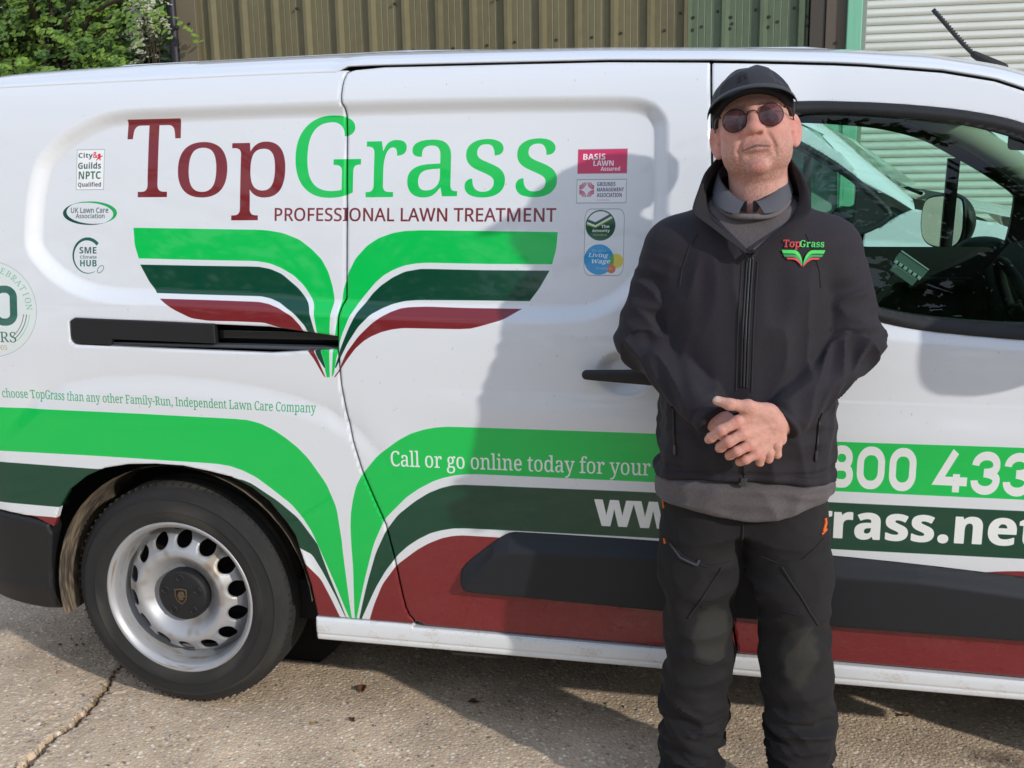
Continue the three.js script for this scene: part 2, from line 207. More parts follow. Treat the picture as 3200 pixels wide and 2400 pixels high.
["Call or go online today for your","serif","#eef1ee",-0.9351,0.7842,-0.2508,0.7924,0.0412],
["choose TopGrass than any other Family-Run, Independent Lawn Care Company","serif","#4aa873",-2.093,0.9318,-1.1414,0.9203,0.0243],
["www.","sansb","#f2f4f2",-0.3912,0.6527,-0.0672,0.6558,0.0888],
["topg","sansb","#f2f4f2",-0.0609,0.6562,0.189,0.6563,0.0868],
["rass.net","sansb","#f2f4f2",0.1965,0.6568,0.6604,0.6646,0.0841]],"digits":[["0",0.1063,0.7888,0.1697,0.8885],
["8",0.1787,0.7883,0.234,0.8892],
["0",0.2423,0.7879,0.3057,0.889],
["0",0.316,0.787,0.3765,0.889],
["4",0.4196,0.7874,0.491,0.8885],
["3",0.4996,0.7876,0.5623,0.8888],
["3",0.5702,0.7875,0.6322,0.8889]],"st":{"city":[-1.8538,1.5078,-1.769,1.6157],"uk":[-1.8948,1.4126,-1.7271,1.4761],"sme":[-1.8655,1.2779,-1.7666,1.3807],"basis":[-0.4493,1.5348,-0.3259,1.5938],"gma":[-0.4496,1.4635,-0.3262,1.5203],"card":[-0.4274,1.2868,-0.3293,1.4488],"years":[-2.2734,1.0473,-1.9623,1.3161]}};

// ---------- the livery print, drawn in metres along the van's side ----------
const INK = { G: '#00c654', D: '#03432f', R: '#7c2328', W: '#e2e5e9' };
function drawLivery(region, W, H) {
  const cv = document.createElement('canvas'); cv.width = W; cv.height = H;
  const c = cv.getContext('2d'), [x0, y0, x1, y1] = region, sx = W / (x1 - x0), sy = H / (y1 - y0), px = (x) => (x - x0) * sx, py = (y) => (y1 - y) * sy;
  c.fillStyle = INK.W; c.fillRect(0, 0, W, H);
  const path = (pts) => { c.beginPath(); pts.forEach(([x, y], i) => i ? c.lineTo(px(x), py(y)) : c.moveTo(px(x), py(y))); c.closePath(); };
  const curve = (pts) => { // soften the corners between the measured points, keep the sharp ones
    const out = [], n = pts.length;
    for (let i = 0; i < n; i++) {
      const a = pts[(i + n - 1) % n], b = pts[i], d = pts[(i + 1) % n], u = [b[0] - a[0], b[1] - a[1]], v = [d[0] - b[0], d[1] - b[1]], cs = (u[0] * v[0] + u[1] * v[1]) / (Math.hypot(...u) * Math.hypot(...v) || 1);
      if (cs < 0.8) out.push(b); else for (const t of [0.2, 0.5, 0.8]) { const k = 0.25, p = [b[0] - u[0] * k, b[1] - u[1] * k], q = [b[0] + v[0] * k, b[1] + v[1] * k]; out.push([(1 - t) ** 2 * p[0] + 2 * t * (1 - t) * b[0] + t * t * q[0], (1 - t) ** 2 * p[1] + 2 * t * (1 - t) * b[1] + t * t * q[1]]); }
    }
    return out;
  };
  for (const [ink, pts] of LIV.art) { c.fillStyle = INK[ink]; path(curve(pts)); c.fill(); c.strokeStyle = 'rgba(235,238,238,0.55)'; c.lineWidth = 0.0012 * sx; c.stroke(); }
  const glyph = (s, font, fill, bx0, by0, bx1, by1, weight = 0) => { // one string fitted to a box
    c.save(); c.font = font; const m = c.measureText(s), w = m.actualBoundingBoxRight + m.actualBoundingBoxLeft, h = m.actualBoundingBoxAscent + m.actualBoundingBoxDescent;
    c.translate(px(bx0), py(by0)); c.scale((bx1 - bx0) * sx / w, (by1 - by0) * sy / h); c.translate(m.actualBoundingBoxLeft, -m.actualBoundingBoxDescent);
    c.fillStyle = c.strokeStyle = fill; c.lineJoin = 'round'; c.lineWidth = weight; c.fillText(s, 0, 0); if (weight) c.strokeText(s, 0, 0); c.restore();
  };
  for (const [ch, ink, ...b] of LIV.letters) glyph(ch, '200px serif', INK[ink], ...b, 1.5);
  const line = (s, font, fill, xa, ya, xb, yb, capH, weight = 0) => { // one line of text along a baseline
    c.save(); c.font = font; const m = c.measureText(s), h = c.measureText('H').actualBoundingBoxAscent;
    c.translate(px(xa), py(ya)); c.transform(1, (py(yb) - py(ya)) / (px(xb) - px(xa)), 0, 1, 0, 0); c.scale((xb - xa) * sx / (m.actualBoundingBoxRight + m.actualBoundingBoxLeft), capH * sy / h); c.translate(m.actualBoundingBoxLeft, 0);
    c.fillStyle = c.strokeStyle = fill; c.lineWidth = weight; c.lineJoin = 'round'; c.fillText(s, 0, 0); if (weight) c.strokeText(s, 0, 0); c.restore();
  };
  const FONT = { sans: '200px sans-serif', serif: '200px serif', sansb: 'bold 200px sans-serif' };
  for (const [s, f, col, ...r] of LIV.texts) line(s, FONT[f], col, ...r, f === 'sans' ? 5 : f === 'serif' ? 2 : 6);
  // the phone number: digits of even stroke
  for (const [d, a, b, e, t] of LIV.digits) {
    const w = 0.0155, l = px(a + w / 2), r = px(e - w / 2), T = py(t - w / 2), B = py(b + w / 2), m = (T + B) / 2, cx = (l + r) / 2, R = (r - l) / 2;
    c.strokeStyle = '#eef0ef'; c.lineWidth = w * sx; c.lineCap = 'butt'; c.lineJoin = 'miter'; c.beginPath();
    if (d === '0') c.roundRect(l, T, r - l, B - T, R * 0.92);
    if (d === '8') { c.roundRect(l + R * 0.12, T, (r - l) - R * 0.24, m - T, R * 0.8); c.roundRect(l, m, r - l, B - m, R * 0.85); }
    if (d === '4') { c.moveTo(cx + R * 0.25, T - w * sy / 2); c.lineTo(l, py(b + 0.027)); c.lineTo(r + w * sx / 2, py(b + 0.027)); c.moveTo(cx + R * 0.42, py(b + 0.045)); c.lineTo(cx + R * 0.42, B + w * sy / 2); }
    if (d === '3') { c.moveTo(l, T + R * 0.75); c.bezierCurveTo(l + R * 0.1, T - R * 0.25, r, T - R * 0.25, r - R * 0.06, T + R * 0.75); c.bezierCurveTo(r - R * 0.1, m - R * 0.1, cx + R * 0.3, m, cx - R * 0.2, m); c.moveTo(cx - R * 0.2, m); c.bezierCurveTo(cx + R * 0.4, m, r, m + R * 0.2, r, B - R * 0.8); c.bezierCurveTo(r, B + R * 0.25, l, B + R * 0.25, l - R * 0.04, B - R * 0.72); }
    c.stroke();
  }
  // stickers
  const rect = (b, fill, edge) => { c.fillStyle = fill; c.fillRect(px(b[0]), py(b[3]), (b[2] - b[0]) * sx, (b[3] - b[1]) * sy); if (edge) { c.strokeStyle = edge; c.lineWidth = 2; c.strokeRect(px(b[0]), py(b[3]), (b[2] - b[0]) * sx, (b[3] - b[1]) * sy); } };
  const inb = (b, u0, v0, u1, v1) => [mix(b[0], b[2], u0), mix(b[3], b[1], v1), mix(b[0], b[2], u1), mix(b[3], b[1], v0)];
  const S = LIV.st, SB = 'bold 100px sans-serif', SR = '100px sans-serif';
  rect(S.city, '#f4f5f5', '#9aa0a2');
  glyph('City', SB, '#2f4a4c', ...inb(S.city, 0.05, 0.07, 0.58, 0.24)); glyph('&', SR, '#d8343c', ...inb(S.city, 0.59, 0.06, 0.75, 0.21), 4);
  c.fillStyle = '#d8343c'; { const q = inb(S.city, 0.72, 0.09, 0.95, 0.27), X = px(q[0]), Y = py(q[3]), w = px(q[2]) - X, h = py(q[1]) - Y; c.beginPath(); c.ellipse(X + w * 0.4, Y + h * 0.3, w * 0.22, h * 0.26, 0.5, 0, 7); c.ellipse(X + w * 0.4, Y + h * 0.62, w * 0.26, h * 0.2, -0.4, 0, 7); c.fill(); c.strokeStyle = '#d8343c'; c.lineWidth = w * 0.14; c.beginPath(); c.moveTo(X + w * 0.5, Y + h * 0.5); c.lineTo(X + w * 0.95, Y + h * 0.4); c.moveTo(X + w * 0.3, Y + h * 0.7); c.lineTo(X - w * 0.05, Y + h * 1.0); c.moveTo(X + w * 0.5, Y + h * 0.7); c.lineTo(X + w * 0.6, Y + h * 1.0); c.stroke(); }
  glyph('Guilds', SB, '#2f4a4c', ...inb(S.city, 0.05, 0.31, 0.89, 0.48)); glyph('NPTC', SB, '#3f6a4c', ...inb(S.city, 0.08, 0.54, 0.89, 0.74)); glyph('Qualified', SB, '#3c4447', ...inb(S.city, 0.06, 0.81, 0.9, 0.95));
  { // oval of two swooshes
    const b = S.uk, cx = px((b[0] + b[2]) / 2), cy = py((b[1] + b[3]) / 2), rx = (b[2] - b[0]) / 2 * sx, ry = (b[3] - b[1]) / 2 * sy;
    const crescent = (a0, a1, fill, w) => { c.fillStyle = fill; c.beginPath(); for (let i = 0; i <= 40; i++) { const a = mix(a0, a1, i / 40); c.lineTo(cx + Math.cos(a) * rx, cy + Math.sin(a) * ry); } for (let i = 40; i >= 0; i--) { const a = mix(a0, a1, i / 40), t = Math.sin(Math.PI * i / 40) * w; c.lineTo(cx + Math.cos(a) * rx * (1 - t), cy + Math.sin(a) * ry * (1 - t * 1.05)); } c.fill(); };
    crescent(1.0, 4.1, '#12473f', 0.17); crescent(3.95, 7.35, '#13a955', 0.17);
    glyph('UK Lawn Care', SR, '#4a5c60', ...inb(b, 0.15, 0.26, 0.84, 0.49), 3); glyph('Association', SR, '#4a5c60', ...inb(b, 0.24, 0.52, 0.77, 0.72), 3);
  }
  { const b = S.sme, cx = px(b[0] + (b[2] - b[0]) * 0.48), cy = py((b[1] + b[3]) / 2), r = (b[2] - b[0]) * 0.48 * sx, ry = (b[3] - b[1]) * 0.48 * sy;
    c.fillStyle = '#1c5a50'; c.beginPath(); for (let i = 0; i <= 50; i++) { const a = mix(-0.75, -5.2, i / 50); c.lineTo(cx + Math.cos(a) * r, cy + Math.sin(a) * ry); } for (let i = 50; i >= 0; i--) { const a = mix(-0.75, -5.2, i / 50), t = mix(0.2, 0.02, i / 50); c.lineTo(cx + Math.cos(a) * r * (1 - t), cy + Math.sin(a) * ry * (1 - t)); } c.fill();
    c.strokeStyle = '#5b7f7a'; c.lineWidth = 2.5; c.beginPath(); c.ellipse(px(b[0] + (b[2] - b[0]) * 0.88), py(b[1] + (b[3] - b[1]) * 0.14), r * 0.26, ry * 0.14, -0.8, 0, 7); c.stroke();
    glyph('SME', SB, '#3a5f5c', ...inb(b, 0.22, 0.27, 0.76, 0.45)); glyph('Climate', SR, '#4d6f6c', ...inb(b, 0.24, 0.5, 0.76, 0.58), 3); glyph('HUB', SB, '#2d6a60', ...inb(b, 0.24, 0.62, 0.76, 0.79)); }
  rect(S.basis, '#cf2560', '#a9a4ab');
  glyph('BASiS', SB, '#f4eef0', ...inb(S.basis, 0.11, 0.17, 0.56, 0.43)); glyph('LAWN', SB, '#f4eef0', ...inb(S.basis, 0.32, 0.47, 0.73, 0.68)); glyph('Assured', SB, '#f4eef0', ...inb(S.basis, 0.47, 0.72, 0.86, 0.89));
  rect(S.gma, '#e9ebee', '#7e848c');
  { const b = S.gma, q = inb(b, 0.05, 0.12, 0.35, 0.74), X = px(q[0]), Y = py(q[3]), w = px(q[2]) - X, h = py(q[1]) - Y; c.save(); c.beginPath(); c.rect(X, Y, w, h); c.clip(); c.strokeStyle = '#b5294f'; c.lineWidth = w * 0.05; for (const [ux, uy] of [[0, 0], [1, 0], [0, 1], [1, 1]]) for (const r of [0.24, 0.34, 0.44]) { c.beginPath(); c.ellipse(X + ux * w, Y + uy * h, w * r, h * r, 0, 0, 7); c.stroke(); } c.restore(); }
  glyph('GROUNDS', SB, '#332c55', ...inb(S.gma, 0.41, 0.12, 0.78, 0.29)); glyph('MANAGEMENT', SB, '#332c55', ...inb(S.gma, 0.41, 0.35, 0.95, 0.51)); glyph('ASSOCIATION', SB, '#332c55', ...inb(S.gma, 0.41, 0.58, 0.91, 0.75)); glyph('Corporate', SR, '#8a98a2', ...inb(S.gma, 0.41, 0.84, 0.66, 0.92));
  { const b = S.card, w = (b[2] - b[0]) * sx, h = (b[3] - b[1]) * sy, X = px(b[0]), Y = py(b[3]);
    c.fillStyle = '#e4e9ec'; c.strokeStyle = '#7d858a'; c.lineWidth = 2; c.beginPath(); c.roundRect(X, Y, w, h, w * 0.16); c.fill(); c.stroke();
    const disc = (u, v, r, f) => { c.fillStyle = f; c.beginPath(); c.ellipse(X + u * w, Y + v * h, r * w, r * w * sy / sx, 0, 0, 7); c.fill(); };
    disc(0.4, 0.245, 0.38, '#24523f'); c.save(); c.beginPath(); c.ellipse(X + 0.4 * w, Y + 0.245 * h, 0.35 * w, 0.35 * w * sy / sx, 0, 0, 7); c.clip();
    c.fillStyle = '#e4e9ec'; c.beginPath(); c.moveTo(X, Y + h * 0.14); c.lineTo(X + 0.27 * w, Y + 0.22 * h); c.lineTo(X + 0.75 * w, Y + 0.03 * h); c.lineTo(X, Y); c.fill();
    c.lineJoin = 'miter'; for (const [o, f, l] of [[0.045, '#9cc04a', 0.05], [0.025, '#e8edec', 0.05], [0, '#24523f', 0.05]]) { c.strokeStyle = f; c.lineWidth = l * w; c.beginPath(); c.moveTo(X + 0.05 * w, Y + (0.17 + o) * h); c.lineTo(X + 0.27 * w, Y + (0.22 + o) * h); c.lineTo(X + 0.75 * w, Y + (0.06 + o) * h); c.stroke(); } c.restore();
    glyph('The', SB, '#e6ebe8', ...inb(b, 0.42, 0.235, 0.63, 0.285)); glyph('Amenity', SB, '#e6ebe8', ...inb(b, 0.19, 0.3, 0.64, 0.36)); glyph('Standard', 'italic 100px serif', '#9cc04a', ...inb(b, 0.21, 0.365, 0.57, 0.4));
    disc(0.82, 0.78, 0.18, '#dcca45'); disc(0.38, 0.76, 0.38, '#2f9bd6'); c.save(); c.beginPath(); c.ellipse(X + 0.38 * w, Y + 0.76 * h, 0.38 * w, 0.38 * w * sy / sx, 0, 0, 7); c.clip(); disc(0.82, 0.78, 0.18, '#4f9d50'); c.restore(); disc(0.7, 0.9, 0.11, '#d0714a');
    glyph('We are a', SR, '#8ec3e2', ...inb(b, 0.19, 0.6, 0.55, 0.645)); glyph('Living', 'italic bold 100px serif', '#e6eef3', ...inb(b, 0.1, 0.66, 0.62, 0.745)); glyph('Wage', 'italic bold 100px serif', '#e6eef3', ...inb(b, 0.19, 0.755, 0.67, 0.84)); glyph('Employer', SR, '#9ccbe4', ...inb(b, 0.32, 0.87, 0.72, 0.915)); }
  { const b = S.years, cx = px((b[0] + b[2]) / 2), cy = py((b[1] + b[3]) / 2), r = (b[2] - b[0]) / 2 * sx, k = (b[3] - b[1]) / (b[2] - b[0]) * sy / sx;
    c.save(); c.translate(cx, cy); c.scale(1, k); c.fillStyle = '#dfe6e4'; c.strokeStyle = '#a4adab'; c.lineWidth = 2; c.beginPath(); c.arc(0, 0, r, 0, 7); c.fill(); c.stroke();
    c.font = `${r * 0.17}px serif`; c.fillStyle = '#86bfa4'; c.textAlign = 'center'; const s = 'CELEBRATION'; for (let i = 0; i < s.length; i++) { c.save(); c.rotate(mix(-0.1, 1.5, i / (s.length - 1))); c.fillText(s[i], 0, -r * 0.79); c.restore(); }
    c.strokeStyle = '#35695c'; c.lineWidth = r * 0.15; c.beginPath(); c.roundRect(r * 0.15, -r * 0.42, r * 0.38, r * 0.68, r * 0.17); c.stroke(); c.beginPath(); c.arc(-r * 0.25, -r * 0.22, r * 0.2, 2.9, 6.9); c.lineTo(-r * 0.44, r * 0.26); c.lineTo(-r * 0.02, r * 0.26); c.stroke();
    c.font = `${r * 0.3}px serif`; c.fillStyle = '#3f6f63'; c.fillText('YEARS', r * 0.1, r * 0.68); c.font = `${r * 0.13}px sans-serif`; c.fillStyle = '#b9aa98'; c.fillText('2005', 0.22 * r, r * 0.84);
    for (const [q, f] of [[0.74, '#7c6f76'], [0.8, '#3f5f58'], [0.86, '#8fc9aa']]) { c.strokeStyle = f; c.lineWidth = 3; c.beginPath(); c.arc(0, 0, r * q, 0.12, 0.85); c.stroke(); }
    c.restore(); }
  const D = rng(Math.round(x0 * 100) + 900); // dust specks and dried splashes, thicker towards the sill
  for (let i = 0; i < 1500; i++) { const y = y0 + (y1 - y0) * Math.pow(D(), 2.2), x = mix(x0, x1, D()), r = 0.0004 + 0.0012 * D() ** 3; c.fillStyle = `rgba(${110 + 30 * D()},${98 + 25 * D()},78,${0.08 + 0.22 * D()})`; c.beginPath(); c.ellipse(px(x), py(y), r * sx, r * sy * (1 + 2 * D() ** 4), 0, 0, 7); c.fill(); }
  const t = new THREE.CanvasTexture(cv); t.colorSpace = THREE.SRGBColorSpace; t.anisotropy = 8; t.wrapS = t.wrapT = THREE.ClampToEdgeWrapping;
  return t;
}

// ---------- vans ----------
const zBase = hermite([[.2, -.03], [.27, -.012], [.33, .004], [.45, .018], [.62, .030], [.85, .034], [1.0, .031], [1.13, .024], [1.3, 0], [1.5, -.034], [1.66, -.07], [1.74, -.096], [1.79, -.125], [1.83, -.17], [1.87, -.27]]);
const FAR = -1.79;                                    // the far side is the near side mirrored: z' = FAR - z
const sdRecess = sdPoly(round2(LIV.recess, 1)), flareLine = LIV.flare;
const flareAt = (x) => lerpLine(flareLine, x);
function bodyZ(x, y) {
  let z = zBase(y);
  if (x < -2.1) z -= 1.6 * (x + 2.1) ** 2; if (x > 1.25) z -= 0.22 * (x - 1.25) ** 2;
  if (x < 0 && y > 1.1) z -= 0.027 * smooth(0.0, 0.046, -sdRecess(x, y));
  if (x < -0.85 && x > -2.3 && y < 1.2 && y > 0.6) { const d = y - flareAt(x), w = smooth(-2.15, -1.95, x) * smooth(-0.9, -1.1, x); z -= 0.008 * w * (d > 0 ? Math.exp(-d / 0.055) : smooth(-0.06, 0, d)); }
  if (x > -0.1 && y > 1.05) { const c = lerpLine(LIV.crease, x); z -= 0.02 * smooth(-0.1, 0.15, x) * smooth(0, 0.05, y - c); }
  if (x > -1.0 && y < 1.0 && y > 0.55) z += 0.006 * Math.exp(-(((y - 0.93 + 0.03 * x) / 0.05) ** 2)) * smooth(-1.0, -0.6, x);
  if (x > -0.42 && x < -0.2 && y > 0.97 && y < 1.14) z -= 0.022 * smooth(1, 0.45, Math.hypot((x + .315) / .078, (y - 1.052) / .062));
  return z;
}
const gutterLine = [[-2.42, 1.79], [-2.2, 1.797], [-1.9, 1.803], [-1.4, 1.81], ...LIV.gutter.slice(1), [.68, 1.665], [.8, 1.60], [.95, 1.49], [1.08, 1.375], [1.16, 1.295]];
const roofLine = [[-2.42, 1.825], ...LIV.roofsil, [.75, 1.70], [.9, 1.60], [1.05, 1.47], [1.2, 1.335]];
const rev = (a) => [...a].reverse();
const gapLine = LIV.gap, doorLine = LIV.doorgap, sillLine = [...LIV.silltop, [0.95, 0.309]];
const slidePoly = [...gapLine, ...sillLine.filter((p) => p[0] > -0.8 && p[0] < -0.1), ...rev(doorLine), ...rev(LIV.gutter.filter((p) => p[0] > -1.0 && p[0] < -0.2))];
const frontPoly = [...doorLine, [.21, .312], [.662, .309], [.93, .309], [.935, .6], [.93, 1.1], [.945, 1.2], [.935, 1.4], [.905, 1.47], [.84, 1.545], [.76, 1.6], ...rev(gutterLine.filter((p) => p[0] > -0.1 && p[0] < 0.7))];
const quarterPoly = [...rev(gapLine).filter((p) => p[1] > 0.33), [-1.075, 1.808], ...rev(gutterLine.filter((p) => p[0] < -1.1)).map((p) => [p[0], p[1] + .005]), [-2.42, .6], [-2.152, .585], [-2.101, .579], [-2.037, .569], ...LIV.arch.filter((p) => p[1] > 0.33), [-1.186, .3215], [-0.9, .3215]];
const winPoly = [[0, 1.655], [.02, 1.688], [.07, 1.70], [.268, 1.69], [.42, 1.673], [.505, 1.657], [.573, 1.639], [.68, 1.588], [.8, 1.515], [.9, 1.443], [1.0, 1.355], [1.09, 1.268], [1.06, 1.22], [.98, 1.172], [.9, 1.152], [.75, 1.147], [.592, 1.151], [.455, 1.161], [.362, 1.17], [.289, 1.183], [.2, 1.208], [.12, 1.255], [.05, 1.36], [.012, 1.5]];
const glassPoly = [[.04, 1.63], [.06, 1.665], [.12, 1.674], [.269, 1.663], [.42, 1.646], [.574, 1.605], [.671, 1.549], [.8, 1.474], [.906, 1.402], [.918, 1.38], [.905, 1.205], [.88, 1.19], [.591, 1.182], [.454, 1.189], [.361, 1.198], [.288, 1.211], [.21, 1.232], [.14, 1.272], [.08, 1.37], [.045, 1.5]];
const bumperPoly = [[-2.45, .61], [-2.152, .582], [-2.101, .576], [-2.037, .566], [-1.983, .549], [-2.007, .445], [-2.016, .381], [-2.02, .297], [-2.014, .263], [-2.22, .280], [-2.45, .29]];
const fenderPoly = [[.945, .309], [.95, .6], [.945, 1.1], [.96, 1.2], [1.02, 1.195], [1.1, 1.25], [1.17, 1.285], [1.3, 1.262], [1.55, 1.215], [1.8, 1.12], [1.98, .98], [2.02, .8], [1.95, .7], [1.72, .6], ...Array.from({ length: 13 }, (_, i) => { const a = 0.35 + i / 12 * 2.6; return [1.31 + 0.405 * Math.cos(a), .347 + 0.405 * Math.sin(a)]; }), [.905, .309]];
const trimPoly = [...LIV.trim, [.80, .574], [.85, .55], [.86, .5], [.84, .44], [.80, .428], ...rev(LIV.trimb)];
const railPoly = LIV.rail;
const sd = { slide: sdPoly(slidePoly), front: sdPoly(frontPoly), quarter: sdPoly(quarterPoly), win: sdPoly(round2(winPoly, 2)), glass: sdPoly(round2(glassPoly, 2)), bumper: sdPoly(round2(bumperPoly, 1)), fender: sdPoly(fenderPoly), trim: sdPoly(round2(trimPoly, 1)), rail: sdPoly(round2(railPoly, 1)) };
const paint = (map) => phys(map ? 0xffffff : INK.W, 0.42, { map: map ?? null, clearcoat: 1, clearcoatRoughness: 0.035, specularIntensity: 0.25 });
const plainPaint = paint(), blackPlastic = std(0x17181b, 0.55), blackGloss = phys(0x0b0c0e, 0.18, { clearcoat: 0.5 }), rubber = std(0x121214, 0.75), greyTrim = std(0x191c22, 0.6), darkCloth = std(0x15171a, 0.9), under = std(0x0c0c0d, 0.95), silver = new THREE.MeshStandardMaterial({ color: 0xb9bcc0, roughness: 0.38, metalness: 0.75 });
const glassMat = phys(new THREE.Color().setRGB(0.70, 0.90, 0.81), 0.0, { transmission: 1, ior: 1.5, thickness: 0, side: THREE.DoubleSide });
{ // fine grain on the black plastics
  const t = texture(256, (u, v) => { const k = tor(u, v, 60) * 0.6 + tor(u, v, 110, 3) * 0.4; return [k, k, k]; }, { srgb: false, rep: [12, 12] });
  for (const m of [blackPlastic, greyTrim, rubber]) { m.bumpMap = t; m.bumpScale = 0.0006; }
}
const sillPaint = phys(0xffffff, 0.4, { clearcoat: 0.7, clearcoatRoughness: 0.08, map: texture(512, (u, v) => { const d = smooth(0.5, 0.95, 0.55 * tor(u, v, 9, 2) + 0.45 * tor(u, v, 60, 6)) * 0.45; return [mix(0.885, 0.66, d), mix(0.895, 0.6, d), mix(0.905, 0.5, d)]; }, { rep: [1.3, 2.5] }) });
function roofSkin(x0, x1, step) { // from the gutter over the top to the far gutter
  const rows = [];
  for (let x = x0; x <= x1 + 1e-6; x += step) {
    const g = lerpLine(gutterLine, x) + (x < -1.09 ? -0.010 : 0.0035), t = lerpLine(roofLine, x), zg = bodyZ(x, x < -1.09 ? g : g - 0.006) + (x < -1.09 ? 0.0010 : 0), row = [], near = [[g, zg - (x < -1.09 ? 0.0012 : 0.012)], [g + 0.001, zg - 0.001]];
    for (let i = 0; i <= 14; i++) { const a = i / 14, b = 1 - a; near.push([b * b * (g + 0.004) + 2 * a * b * mix(g, t, 0.93) + a * a * t, b * b * zg + 2 * a * b * (zg - 0.075) + a * a * -0.42]); }
    for (const [y, z] of near) row.push([x, y, z]);
    for (const k of [0.15, 0.3, 0.5, 0.7, 0.85]) row.push([x, t + 0.012 * Math.sin(Math.PI * k), mix(-0.42, FAR + 0.42, k)]);
    for (const [y, z] of near.reverse()) row.push([x, y, FAR - z]);
    rows.push(row);
  }
  const gm = skin(rows); return gm;
}
function wheel(parent, x, y, z, far = false) {
  const w = new THREE.Group(); w.name = 'wheel'; w.position.set(x, y, z); if (far) w.rotation.y = Math.PI; parent.add(w);
  const P = (a) => a.map(([r, q]) => new THREE.Vector2(r, q)), spin = (g) => g.rotateX(Math.PI / 2);
  const prof = [[.216, -.018], [.221, -.006], [.228, .001], [.245, .006], [.262, .0085], [.2635, .0105], [.267, .0105], [.2685, .0085], [.288, .006], [.2995, .0035], [.3, .0055], [.303, .005], [.304, .0015], [.318, -.006], [.328, -.015], [.335, -.026], [.3385, -.036], [.3395, -.05]];
  for (const q of [-.062, -.1, -.138]) prof.push([.341, q + .012], [.336, q + .008], [.336, q], [.341, q - .004]);
  prof.push([.340, -.165], [.333, -.185], [.31, -.2], [.25, -.21], [.216, -.19]);
  part('tyre', spin(new THREE.LatheGeometry(P(prof), 96)), tyreMat, w);
  const treads = []; for (let i = 0; i < 84; i++) { const a = i / 84 * Math.PI * 2, g = new THREE.BoxGeometry(.0035, .012, .02); g.translate(0, .3335, -.032); g.rotateX(0); g.rotateZ(a); treads.push(g); }
  part('tread_block', merge(treads), tyreMat, w);
  // steel rim: a dished disc with fourteen holes, and its flange
  const rz = hermite([[0, -.066], [.075, -.066], [.09, -.06], [.105, -.046], [.118, -.033], [.128, -.0275], [.14, -.029], [.15, -.036], [.165, -.048], [.18, -.06], [.19, -.07], [.202, -.078]]);
  const holes = Array.from({ length: 14 }, (_, i) => { const a = (i + 0.35) / 14 * Math.PI * 2; return [Math.cos(a) * .1675, Math.sin(a) * .1675, Math.cos(a), Math.sin(a)]; });
  const rim = part('rim', merge([
    sheet({ inside: (a, b) => { let d = .203 - Math.hypot(a, b); for (const [hx, hy, cx, cy] of holes) { const dx = a - hx, dy = b - hy, ra = dx * cx + dy * cy, rt = -dx * cy + dy * cx; d = Math.min(d, (Math.hypot(ra / .0215, rt / .0245) - 1) * .02); } return d; }, z: (a, b) => { const r = Math.hypot(a, b); return rz(r) + 0.018 * smooth(.2, .178, r); }, box: [-.21, -.21, .21, .21], h: 0.0032, edge: 0.004, skirt: 0.006 }),
    spin(new THREE.LatheGeometry(P([[.2, -.19], [.201, -.08], [.205, -.06], [.2085, -.03], [.211, -.012], [.216, -.006], [.222, .002], [.2275, .0055], [.2315, .003], [.233, -.004], [.228, -.018]]), 96))]), rimMat, w);
  const back = part('brake_drum', spin(new THREE.LatheGeometry(P([[0, -.1], [.13, -.1], [.15, -.12], [.2, -.125]]), 48)), under, w);
  const cap = part('centre_cap', spin(new THREE.LatheGeometry(P([[.078, -.068], [.0775, -.045], [.0745, -.0365], [.068, -.033], [.03, -.031], [0, -.0305]]), 64)), blackPlastic, w);
  cap.position.z = 0.018;
  for (let i = 0; i < 5; i++) { const a = i / 5 * Math.PI * 2 + 0.35; part('lug_dimple', new THREE.TorusGeometry(.0105, .0035, 8, 20).translate(Math.cos(a) * .054, Math.sin(a) * .054, -.033), blackPlastic, cap); }
  const shield = (s) => { const p = new THREE.Shape(); p.moveTo(-.019 * s, .021 * s); p.quadraticCurveTo(0, .027 * s, .019 * s, .021 * s); p.quadraticCurveTo(.021 * s, -.004 * s, .012 * s, -.016 * s); p.lineTo(0, -.025 * s); p.lineTo(-.012 * s, -.016 * s); p.quadraticCurveTo(-.021 * s, -.004 * s, -.019 * s, .021 * s); return p; };
  const ring = shield(1); ring.holes.push(shield(0.84)); const crest = new THREE.Shape(); [[-.006, -.012], [-.011, .002], [-.006, .013], [.004, .015], [.011, .009], [.009, .004], [.013, .001], [.009, -.004], [.003, -.003], [.006, -.011]].forEach(([a, b], i) => i ? crest.lineTo(a, b) : crest.moveTo(a, b));
  part('emblem', merge([ring, crest].map((s) => new THREE.ExtrudeGeometry(s, { depth: .0025, bevelThickness: .0008, bevelSize: .0006, bevelSegments: 1 }).translate(0, 0, -.0305))), new THREE.MeshStandardMaterial({ color: 0x6b5c4c, roughness: 0.4, metalness: 0.6 }), cap);
  part('valve', new THREE.CylinderGeometry(.003, .004, .03, 8).rotateX(1.2).translate(-.02, .192, -.06), rubber, rim);
  return w;
}
const tyreMat = std(0xffffff, 0.82, { map: texture(512, (u, v) => { const k = 0.62 * tor(u, v, 10) + 0.38 * tor(u, v, 40, 5), q = 0.11 + 0.075 * k, d = smooth(0.5, 0.8, tor(u, v, 5, 9)) * 0.1; return [q + d, q + d * 0.9, q + d * 0.7]; }) });
const rimMat = new THREE.MeshStandardMaterial({ color: 0xffffff, roughness: 0.48, metalness: 0.4, map: texture(512, (u, v) => { const d = smooth(0.52, 0.9, tor(u, v, 7) * 0.6 + tor(u, v, 26, 4) * 0.4); return [mix(0.70, 0.56, d), mix(0.705, 0.5, d), mix(0.715, 0.42, d)]; }) });

